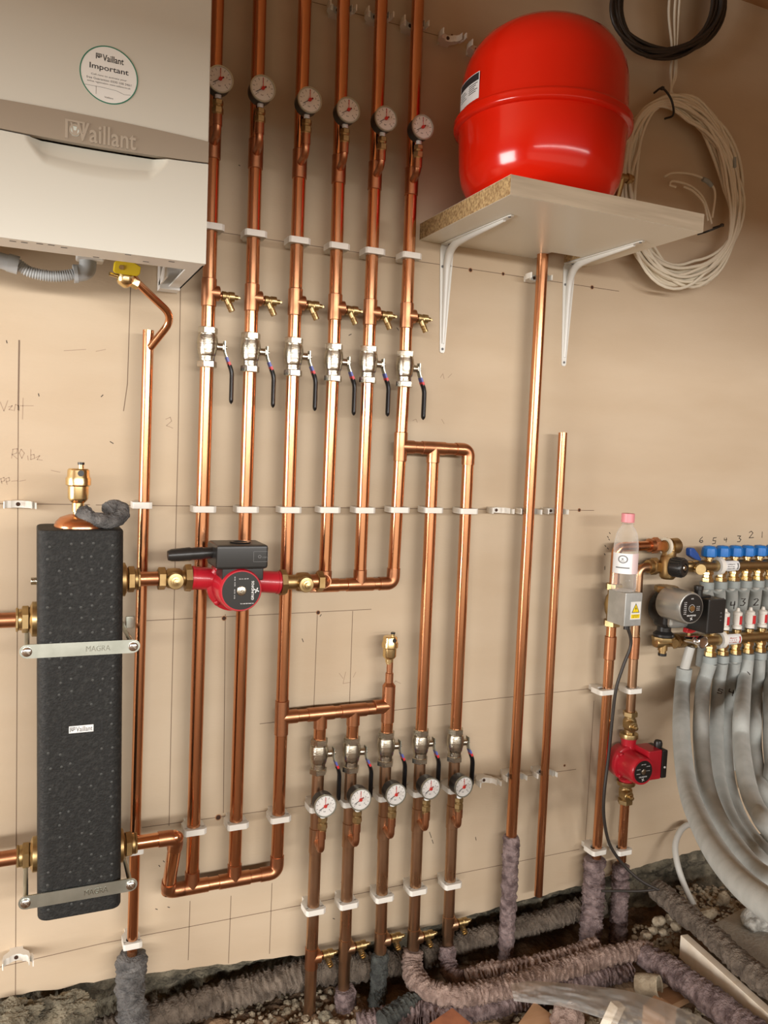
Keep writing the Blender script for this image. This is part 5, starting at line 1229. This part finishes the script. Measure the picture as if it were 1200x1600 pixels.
lowc(0, 'grey conduit below the first white flow meter, just inside the outermost one', [dp3(1099, 1070, .105), (1095.5, 1120, 2.03), (1096, 1165, 1.96), (1101, 1215, 1.85), (1112, 1256, 1.74), (1129, 1293, 1.62), (1153, 1328, 1.5), (1180, 1360, 1.38), (1225, 1400, 1.25)], .0190, None, 8)
lowc(1, 'grey conduit marked 5 below the second white flow meter', [dp3(1123, 1070, .095), (1120, 1120, 2.12), (1119.5, 1165, 2.05), (1122.5, 1215, 1.95), (1131, 1252, 1.86), (1147, 1290, 1.74), (1170, 1323, 1.64), (1205, 1365, 1.5)], .0175, '5', 14)
lowc(2, 'grey conduit marked 4 below the third white flow meter', [dp3(1142, 1070, .08), (1135, 1120, 2.2), (1133.5, 1165, 2.14), (1137, 1215, 2.04), (1146, 1252, 1.96), (1159, 1284, 1.86), (1180, 1315, 1.76), (1210, 1348, 1.64)], .0175, '4', 14)
lowc(3, 'grey conduit marked 3 below the fourth white flow meter, standing forward', [dp3(1163, 1068, .13), (1158.5, 1115, 1.96), (1158, 1155, 1.9), (1163, 1200, 1.8), (1172, 1240, 1.72), (1186, 1270, 1.64), (1212, 1306, 1.54)], .0190, '3', 6)
lowc(4, 'grey conduit below the fifth white flow meter, at right edge', [dp3(1186, 1044, .10), dp3(1183, 1085, .10), (1180, 1130, 2.1), (1180, 1170, 2.06), (1187, 1215, 1.98), (1205, 1255, 1.9)], .0165, None)
lowc(5, 'grey conduit cut by the right edge of the photo below the lower manifold', [dp3(1204, 1060, .10), (1203, 1130, 2.1), (1206, 1190, 2.0), (1215, 1240, 1.94)], .0175, None)
G2 = 'grey conduits dropping from the upper manifold'
up_paths = [([(1106, 935), (1103, 980), (1096, 1040)], .0165, None, 'first'), ([(1124, 935), (1121, 975), (1112, 1040)], .0170, '5', 'second'), ([(1143, 940), (1137, 985), (1128, 1040)], .0170, '4', 'third'), ([(1159, 935), (1154, 975), (1147, 1040), (1144, 1120), (1150, 1200)], .0180, '3', 'fourth'), ([(1179, 935), (1173, 980), (1166, 1060), (1160, 1150), (1168, 1230)], .0180, '2', 'fifth'), ([(1199, 935), (1193, 985), (1188, 1040), (1184, 1095)], .0180, None, 'sixth')]
for i, (pp_, r, s, o_) in enumerate(up_paths):
    top = V((PXS[i], -FO, zU - .043)); st = V((PXS[i] - .001, -FO + .004, zU - .066))
    P = [st] + [A(x, y, max(.026, FO - .004 - .02 * (k + 1))) for k, (x, y) in enumerate(pp_)]
    conduit('grey conduit hanging behind the lower manifold under the %s blue cap' % o_, P, r, G2, (10, s, .026) if s else None, (0, .0, .02), collar=top)
pts = [A(1085, 1291, .03), A(1074, 1289, .03), A(1062, 1300, .04), A(1055, 1322, .06), A(1059, 1352, .09), A(1070, 1385, .12), A(1083, 1412, .15), A(1093, 1428, .17)]
bm = tube(B(), smooth(pts, 8), .0085, 16); o = obj('bent_hose', bm, 'conduit_pale', None, 80, base=pts[-1]); tag(o, 'thin pale grey pipe looping from behind the conduits into the rubble', 'pipe')

# ------------------------------------------------------------------ dug trench: felt wrapped pipes and debris
def felt(label, pts, r, m, amp=.12, pitch=.013, seed=0, fine=.14, grp=None, r1=None, name='felt_wrapped_pipe', tw=1.2):
    c = smooth(pts, 14); L = sum((b - a).length for a, b in zip(c, c[1:])); n = max(10, int(L / .0028)); c2 = []
    acc = [0]
    for a, b in zip(c, c[1:]): acc.append(acc[-1] + (b - a).length)
    j = 0
    for i in range(n + 1):
        s = L * i / n
        while j < len(acc) - 2 and acc[j + 1] < s: j += 1
        c2.append(c[j].lerp(c[j + 1], (s - acc[j]) / max(1e-9, acc[j + 1] - acc[j])))
    base = felt_rf(1.0, amp, 2 * pi / pitch, tw, seed, fine)
    rf = lambda s, a, p: (r if r1 is None else r + (r1 - r) * s / L) * base(s, a, p) * (.93 + .07 * min(1, s / .01) * min(1, max(0, L - s) / .01 + .3))
    bm = tube(B(), c2, r, 34, rf=rf)
    o = obj(name, bm, m, None, 80, base=c2[-1]); return tag(o, label, 'pipe', grp)
FG = 'felt wrapped pipes in the trench'
felt('grey felt wrap round the foot of the slim gas pipe', [A(206, 1492, .047), A(205, 1515, .047), A(203, 1550, .05), A(208, 1585, .055), A(206, 1640, .06)], .029, 'felt_grey', .13, .016, 1, .16, FG, tw=2.2)
felt('purple grey felt wrap round the foot of the second lower copper pipe', [A(539, 1545, .05), A(540, 1570, .05), A(541, 1640, .05)], .0245, 'felt_purple', .10, .014, 2, .16, FG)
felt('dark green grey felt wrap round the foot of the third lower copper pipe', [A(594, 1490, .048), A(592, 1520, .05), A(591, 1545, .055), A(588, 1575, .07), A(600, 1592, .09)], .0195, 'felt_dark', .12, .015, 3, .2, FG)
z4 = -.055
felt('pinkish felt wrapped pipe bending from the fourth lower copper pipe along the trench', [A(645, 1485, .05), A(644, 1500, .055), A(648, 1525, .09), AZ(668, 1547, z4), AZ(705, 1556, z4), AZ(745, 1553, z4), AZ(796, 1541, z4), AZ(868, 1519, z4), AZ(930, 1500, z4 + .005), AZ(985, 1488, z4 + .01), AZ(1018, 1487, z4 + .01)], .025, 'felt_pink', .13, .014, 4, .14, FG)
felt('purple felt wrap going down from the fifth lower copper pipe', [A(699, 1478, .05), A(700, 1500, .06), A(706, 1522, .09), AZ(722, 1532, -.075)], .0215, 'felt_purple', .10, .013, 5, .16, FG)
felt('reddish felt wrapped pipe lying behind the pinkish one in the trench', [AZ(728, 1530, -.07), AZ(760, 1518, -.06), AZ(802, 1513, -.06), AZ(850, 1503, -.06), AZ(905, 1488, -.055), AZ(932, 1476, -.05)], .021, 'felt_pink', .14, .013, 6, .14, FG)
felt('dark felt wrapped pipe lying lowest in the trench under the pinkish one', [AZ(560, 1600, -.10), AZ(640, 1583, -.095), AZ(715, 1583, -.09), AZ(796, 1567, -.09), AZ(860, 1548, -.09), AZ(920, 1530, -.085), AZ(985, 1516, -.08)], .023, 'felt_purple', .14, .012, 7, .14, FG)
felt('dark felt wrapped pipe turning away behind the third lower copper pipe', [AZ(596, 1596, -.08), AZ(628, 1575, -.08), AZ(660, 1562, -.085), AZ(690, 1570, -.095)], .021, 'felt_dark', .14, .012, 8, .18, FG)
felt('thick smooth purple grey felt wrapped pipe coming forward at bottom right', [AZ(1002, 1492, -.05), AZ(1022, 1501, -.045), AZ(1060, 1525, -.035), AZ(1110, 1562, -.03), AZ(1165, 1604, -.03), AZ(1235, 1660, -.03)], .030, 'felt_purple', .05, .03, 9, .13, FG, .034)
felt('slim purple felt wrap round the foot of the tall copper pipe', [A(799, 1306, .046), A(798, 1340, .046), A(795, 1400, .047), A(792, 1450, .048), A(790, 1500, .06), A(788, 1525, .07)], .0195, 'felt_purple', .10, .018, 10, .2, FG, tw=2)
felt('thick purple felt wrap below the white clip left of the small red pump', [A(929, 1341, UO), A(928, 1360, UO), A(927, 1400, UO), A(924, 1445, .065), A(920, 1490, .08)], .0285, 'felt_purple', .10, .010, 11, .18, FG, tw=2)
felt('purple felt wrap below the small red pump', [A(970, 1352, UO), A(969, 1380, UO), A(967, 1425, .06), A(965, 1480, .065), A(964, 1500, .07)], .0235, 'felt_purple', .10, .014, 12, .18, FG, tw=2)
felt('brown felt wrapped pipe along the wall foot between gas pipe and lower pipes', [A(150, 1616, .004), A(225, 1595, .003), A(300, 1571, .002), A(400, 1543, .002), A(480, 1521, .002), A(560, 1512, .0), A(640, 1502, -.004)], .031, 'felt_brown', .12, .015, 13, .14, FG)
felt('brown felt wrapped pipe along the wall foot right of the lower pipes', [A(660, 1497, .0), A(700, 1482, .0), A(740, 1468, .002), A(800, 1452, .003), A(860, 1435, .005), A(900, 1422, .005), A(940, 1412, .005)], .028, 'felt_brown', .12, .014, 14, .14, FG)
felt('grey brown felt wrapped pipe running along the concrete to the right edge', [AZ(1024, 1388, .03), AZ(1042, 1403, .03), AZ(1075, 1432, .03), AZ(1110, 1460, .03), AZ(1155, 1502, .03), AZ(1200, 1540, .03), AZ(1260, 1590, .03)], .0275, 'felt_brown', .08, .022, 15, .15, FG)
# timber board on edge
a, b = AZ(1072, 1494, -.06), AZ(1205, 1618, -.06); d = (b - a); b = b + d * .4; n = V((0, 0, 1)).cross(d).normalized()
if n.y < 0: n = -n
L = (b - a).length; mm = frameZ((0, 0, 0), (0, 0, 1), d).to_3x3()
bm = box(B(), (a + b) / 2 + V((0, 0, .030)) + n * .011, (L, .022, .060), .0015, mm); o = obj('timber_board', bm, 'timber', None, 35, base=a); tag(o, 'bright pale timber board on edge between two felt wrapped pipes', 'board')
# concrete slab
pl = [AZ(1108, 1446, .0), AZ(1160, 1418, .0), AZ(1260, 1410, 0), AZ(1300, 1600, 0), AZ(1215, 1560, 0), AZ(1150, 1480, 0)]
bm = prism(B(), [(p.x, p.y) for p in pl], .10, Matrix.Translation((0, 0, -.10)), .004); o = obj('concrete_slab', bm, 'concrete', None, 40, base=pl[0] - V((0, 0, .1))); tag(o, 'grey concrete slab with rough edge under the conduits at right', 'slab')
def rock(label, p, s, m, seed, name='stone', rough=.28, cat='stone', grp=None, sub=4):
    bm = B(); bmesh.ops.create_icosphere(bm, subdivisions=sub, radius=1)
    for v in bm.verts:
        d = v.co.normalized(); k = 1 + rough * noise.noise(d * 1.6 + V((seed, 0, 0))) + rough * .5 * noise.noise(d * 4 + V((0, seed, 0))) + rough * .25 * noise.noise(d * 11 + V((seed, seed, 0))) + (rough * .22 * noise.noise(d * 27 + V((seed, 3, 0))) if sub > 4 else 0)
        v.co = V((v.co.x * k * s[0], v.co.y * k * s[1], v.co.z * k * s[2])) + p
    o = obj(name, bm, m, None, 60, base=p - V((0, 0, s[2]))); return tag(o, label, cat, grp)
rock('white crusted mortar lump on the concrete slab under the conduits', AZ(1184, 1436, .02), (.045, .035, .030), 'mortar', 5, 'mortar_lump', .25, 'mortar')
rs = random.Random(11)
for k, (px, py, s, lab) in enumerate(((1030, 1440, .016, 'largest round stone of the heap beside the grey brown felt pipe'), (1021, 1454, .011, 'small round stone low on the stone heap near the purple wraps'), (1036, 1457, .010, 'pale pebble in the middle of the stone heap'), (1048, 1436, .014, 'knobbly pale stone against the grey brown felt pipe'),
                                     (1056, 1448, .013, 'pale stone at the near end of the timber board'), (1012, 1462, .010, 'brown stone at the foot of the stone heap near the felt wraps'))):
    rock(lab, AZ(px, py, -.045 + s * .6), (s * 1.2, s, s * .9), 'stone', 20 + k, grp='stones heaped beside the timber board', sub=3)
rock('yellowish splintered stone in the rubble under the conduits', AZ(1105, 1428, .0), (.032, .014, .014), 'stone', 41)
rock('pale broken stone in the dark hole under the conduits', AZ(1130, 1405, .0), (.018, .014, .020), 'stone', 43)
rock('brown rubble stone in the dark hole under the conduits', AZ(1150, 1395, .0), (.022, .018, .014), 'rubble', 45)
# pale rubble inside the trench, far too many bits to count
bm = B(); rr = random.Random(5)
for k in range(900):
    reg = rr.random()
    if reg < .30: px, py = rr.uniform(1060, 1165), rr.uniform(1370, 1430); z0_ = -.03
    elif reg < .45: px, py = rr.uniform(990, 1065), rr.uniform(1430, 1480); z0_ = -.06
    elif reg < .80: px, py = rr.uniform(800, 1120), rr.uniform(1560, 1640); z0_ = -.10
    else: px, py = rr.uniform(360, 560), rr.uniform(1540, 1620); z0_ = -.11
    p = AZ(px, py, z0_); p.z = max(ground(p.x, p.y), z0_ - .03) + .002
    s = rr.uniform(.003, .010); t_ = bmesh.new(); bmesh.ops.create_icosphere(t_, subdivisions=1, radius=s)
    for v in t_.verts: v.co = V((v.co.x * rr.uniform(.7, 1.3), v.co.y * rr.uniform(.7, 1.3), v.co.z * rr.uniform(.5, 1))) + p
    merge(bm, t_)
o = obj('rubble_chips', bm, 'stone', None, 0); tag(o, 'loose pale rubble chips scattered in the dug trench', 'rubble', kind='stuff')
# broken clay pipe piece
c = AZ(1018, 1540, -.05); ax = V((.5, -.75, .25)).normalized(); ri, ro = .021, .026
bm = lathe(B(), [(ro * .9, -.035), (ro, -.02), (ro, .018), (ro - .002, .020), (ri, .018), (ri * .8, -.03)], c, ax, 30); o = obj('broken_pipe', bm, 'stone', None, 50, base=c); tag(o, 'broken pale pipe end lying open beside the smooth purple felt pipe', 'pipe')
def chunk(label, px, py, z, s, rot, m, name='timber_offcut', cat='wood', bev=.002):
    p = AZ(px, py, z); R = Matrix.Rotation(rot[2], 3, 'Z') @ Matrix.Rotation(rot[1], 3, 'Y') @ Matrix.Rotation(rot[0], 3, 'X')
    o = obj(name, box(B(), p, s, bev, R), m, None, 35, base=p - V((0, 0, s[2] / 2))); return tag(o, label, cat)
chunk('pale splintered wood chunk standing under the plastic sheet', 955, 1592, -.06, (.035, .022, .075), (.2, .35, .3), 'timber')
chunk('brown square wood block showing through the plastic sheet', 1030, 1588, -.06, (.055, .055, .05), (0, 0, .35), 'timber_brown')
chunk('brown flat board beneath the broken pipe end', 1052, 1558, -.075, (.09, .05, .018), (0, .1, .25), 'timber_brown')
chunk('red brick corner at the bottom edge under the dark felt pipe', 688, 1625, -.085, (.13, .06, .05), (0, -.12, .25), 'clay', 'brick', 'brick')
chunk('thin pale board lying at the bottom edge left of the plastic sheet', 838, 1600, -.075, (.09, .06, .008), (.25, -.15, .5), 'timber_brown', bev=.001)
rock('pinkish grey mortar lump at the bottom edge under the plastic sheet', AZ(885, 1594, -.07), (.040, .03, .038), 'felt_pink', 61, 'mortar_lump', .3, 'mortar')
rock('yellow brown earth clod at the bottom edge near the second lower pipe', AZ(508, 1590, -.115), (.016, .014, .014), 'rubble', 63, 'earth_clod', .3, 'earth')
rock('pale rubble lump against the wall foot left of the gas pipe', A(95, 1585, .04), (.06, .03, .035), 'rubble', 65, 'rubble_lump', .42, 'rubble', None, 6)
rock('pale rubble lump against the wall foot at the left edge', A(20, 1592, .045), (.055, .03, .03), 'rubble', 67, 'rubble_lump', .42, 'rubble', None, 6)
# clear plastic sheet
top = [(798, 1537), (830, 1533), (880, 1536), (930, 1541), (975, 1547), (1020, 1559), (1060, 1574), (1100, 1592), (1140, 1618)]
bot = [(803, 1564), (835, 1568), (880, 1573), (930, 1588), (975, 1604), (1020, 1625), (1060, 1645), (1100, 1660), (1140, 1680)]
g = []; nU, nV = 64, 20; bm = B(); tp, bt = smooth([V((*p, 0)) for p in top], 8), smooth([V((*p, 0)) for p in bot], 8)
for i, (p, q) in enumerate(zip(tp, bt)):
    row = []
    for j in range(nV + 1):
        v = j / nV; x, y = p.x + (q.x - p.x) * v, p.y + (q.y - p.y) * v
        w = AZ(x, y, -.002 + .012 * sin(pi * v * .9) + .006 * noise.noise(V((i * .12, v * 3, 2))) + .004 * noise.noise(V((i * .4, v * 9, 5)))); row.append(bm.verts.new(w))
    g.append(row)
for i in range(len(g) - 1):
    for j in range(nV): bm.faces.new((g[i][j], g[i + 1][j], g[i + 1][j + 1], g[i][j + 1]))
o = obj('plastic_sheet', bm, 'sheet', None, 180, base=g[0][nV].co.copy()); tag(o, 'clear plastic sheet stretched over the debris at the bottom edge', 'plastic sheet')
